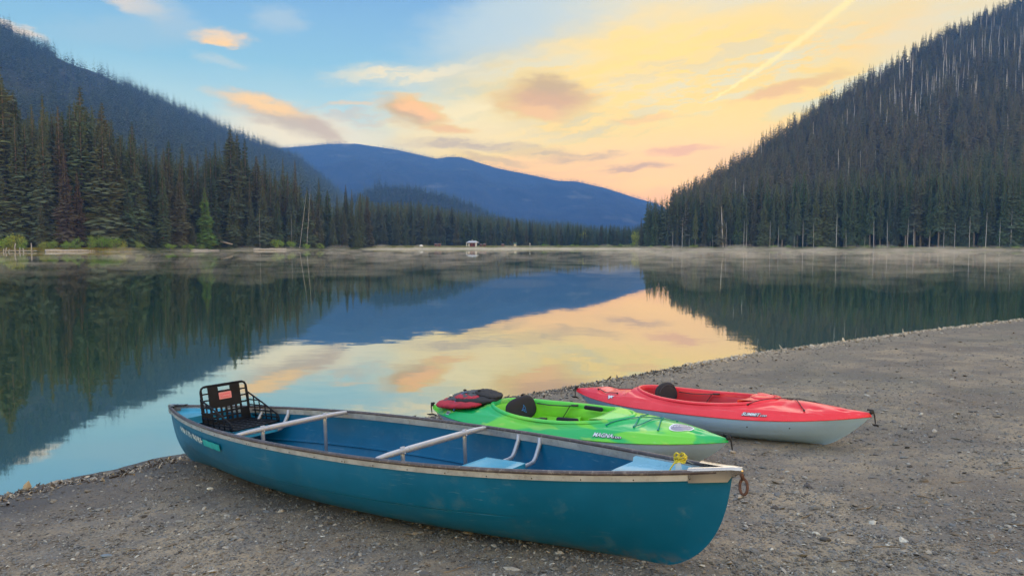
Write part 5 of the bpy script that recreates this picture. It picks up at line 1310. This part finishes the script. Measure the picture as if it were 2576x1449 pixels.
# ------------------------------------------------------------------ small things on the near beach
def zat(x,y): return float(gz(np.array([x]),np.array([y]))[0])
M_twig=simple('dry_twig',(.16,.125,.09),rough=.85,var=.3,vs=30); r3=random.Random(9)
def twig(px,py,L,yaw,label,group=None,th=.004,lift=0.,pts=None):
    x,y=unpx(px,py,.25); z=zat(x,y); mb=MB(); d=Vector((math.cos(yaw),math.sin(yaw),0)); P=[]
    for k in range(6): 
        q=Vector((x,y,0))+d*(L*(k/5-.5))+Vector((-d.y,d.x,0))*r3.uniform(-.012,.012); q.z=zat(q.x,q.y)+th+lift*math.sin(k/5*math.pi); P.append(q)
    mb.tube(P,[th,th,th*.9,th*.8,th*.6,th*.3],6); tag(mb.build('twig',M_twig),label,'twig',group)
for px,py,L,yw in[(2190,1276,.20,.3),(2420,1218,.14,.1),(2600-20,1330,.18,-.4),(2105,1335,.16,.5),(2230,1380,.15,-.2),(2440,1310,.2,.15),(2130,1412,.22,.1),(2330,1250,.14,-.5),(2540,1190,.25,.2),(2030,1290,.12,.7),(2285,1345,.12,-.6),(2510,1395,.16,.4),(950,1400,.13,.2),(330,1330,.12,-.3),(1150,1430,.14,.5)]:
    twig(px,py,L,yw,'thin dry twig lying on the gravel','dry twigs scattered on the gravel')
# bent stick standing at the waterline left of the canoe
x,y=unpx(398,1180,.02); mb=MB(); mb.tube([(x-.02,y-.02,.0),(x-.06,y,.055),(x-.085,y+.01,.085),(x-.05,y+.01,.095),(x-.01,y+.0,.085),(x+.02,y-.01,.03),(x+.07,y-.03,.02)],[.006,.006,.006,.006,.005,.005,.004],6)
tag(mb.build('bent_stick',simple('wet_dark_wood',(.05,.035,.03),rough=.5)),'dark bent stick sticking up at the waterline left of the canoe','stick')
def rock(px,py,s,mat,label,seed,name='stone'):
    x,y=unpx(px,py,.15); z=zat(x,y); r=np.random.default_rng(seed); mb=MB(); rows=[]
    for a_ in np.linspace(-1.5,1.5,7): rows.append([(x+s[0]*math.cos(a_)*math.cos(b)*(1+.18*math.sin(b*2+seed)),y+s[1]*math.cos(a_)*math.sin(b)*(1+.15*math.cos(b*3)),z+s[2]*(.5+math.sin(a_))) for b in np.linspace(0,6.283,10,endpoint=False)])
    mb.grid(rows,closev=True); tag(mb.build(name,mat,smooth=False),label,'stone')
rock(528,1205,(.022,.016,.010),simple('pale_stone',(.55,.52,.45),rough=.8),'small pale stone on the gravel just below the canoe stern',1)
rock(268,1388,(.030,.016,.008),simple('slate_stone',(.12,.15,.19),rough=.5),'flat dark slate stone near the lower left corner',2)
rock(2075,1402,(.028,.020,.012),simple('dark_stone',(.04,.04,.042),rough=.7),'small black stone on the gravel right of the canoe bow',3)
# ------------------------------------------------------------------ air
def box_obj(name,x0,x1,y0,y1,z0,z1,mat):
    v=[(x,y,z) for x in(x0,x1) for y in(y0,y1) for z in(z0,z1)]
    return mesh(name,v,[(0,1,3,2),(4,6,7,5),(0,4,5,1),(2,3,7,6),(0,2,6,4),(1,5,7,3)],mat,smooth=False)
def build_haze():
    m=bpy.data.materials.new('haze_air'); m.use_nodes=True; nt=m.node_tree; nt.nodes.clear(); out=nt.nodes.new('ShaderNodeOutputMaterial')
    v=nt.nodes.new('ShaderNodeVolumePrincipled'); v.inputs['Color'].default_value=(.14,.38,1.,1); v.inputs['Density'].default_value=.00025; v.inputs['Anisotropy'].default_value=.0
    nt.links.new(v.outputs[0],out.inputs['Volume'])
    tag(box_obj('haze',-9500,9500,-120,5600,-40,725,m),'faint blue air haze filling the valley','haze',kind='stuff')
def build_mist():
    m=bpy.data.materials.new('mist_air'); m.use_nodes=True; nt=m.node_tree; nt.nodes.clear(); out=nt.nodes.new('ShaderNodeOutputMaterial')
    v=nt.nodes.new('ShaderNodeVolumePrincipled'); v.inputs['Color'].default_value=(.95,.9,.88,1)
    v.inputs['Density'].default_value=.017; nt.links.new(v.outputs[0],out.inputs['Volume'])
    # many low flat wisps of even density
    r=np.random.default_rng(4); mb=MB()
    for k in range(1300):
        Y=38+ (330-38)*r.random()**1.0; X_=((r.uniform(-60,2640) if r.random()<.6 else r.uniform(1500,2640))-1288)/1850*Y
        xx=1288+1850*X_/Y
        if Y>float(np.interp(xx,*zip(*SHORE)))-30: continue
        q=.35+.65*Y/330; lx,ly,lz=r.uniform(1.5,6.5)*q,r.uniform(2,7)*q,(r.uniform(.12,.7) if r.random()<.8 else r.uniform(.7,1.4))*q
        mb.ball((X_,Y,.05+lz),(lx,ly,lz),14,7)
    o=mb.build('mist',m); tag(o,'thin morning mist drifting low over the far half of the lake','mist',kind='stuff')
build_haze()
build_mist()
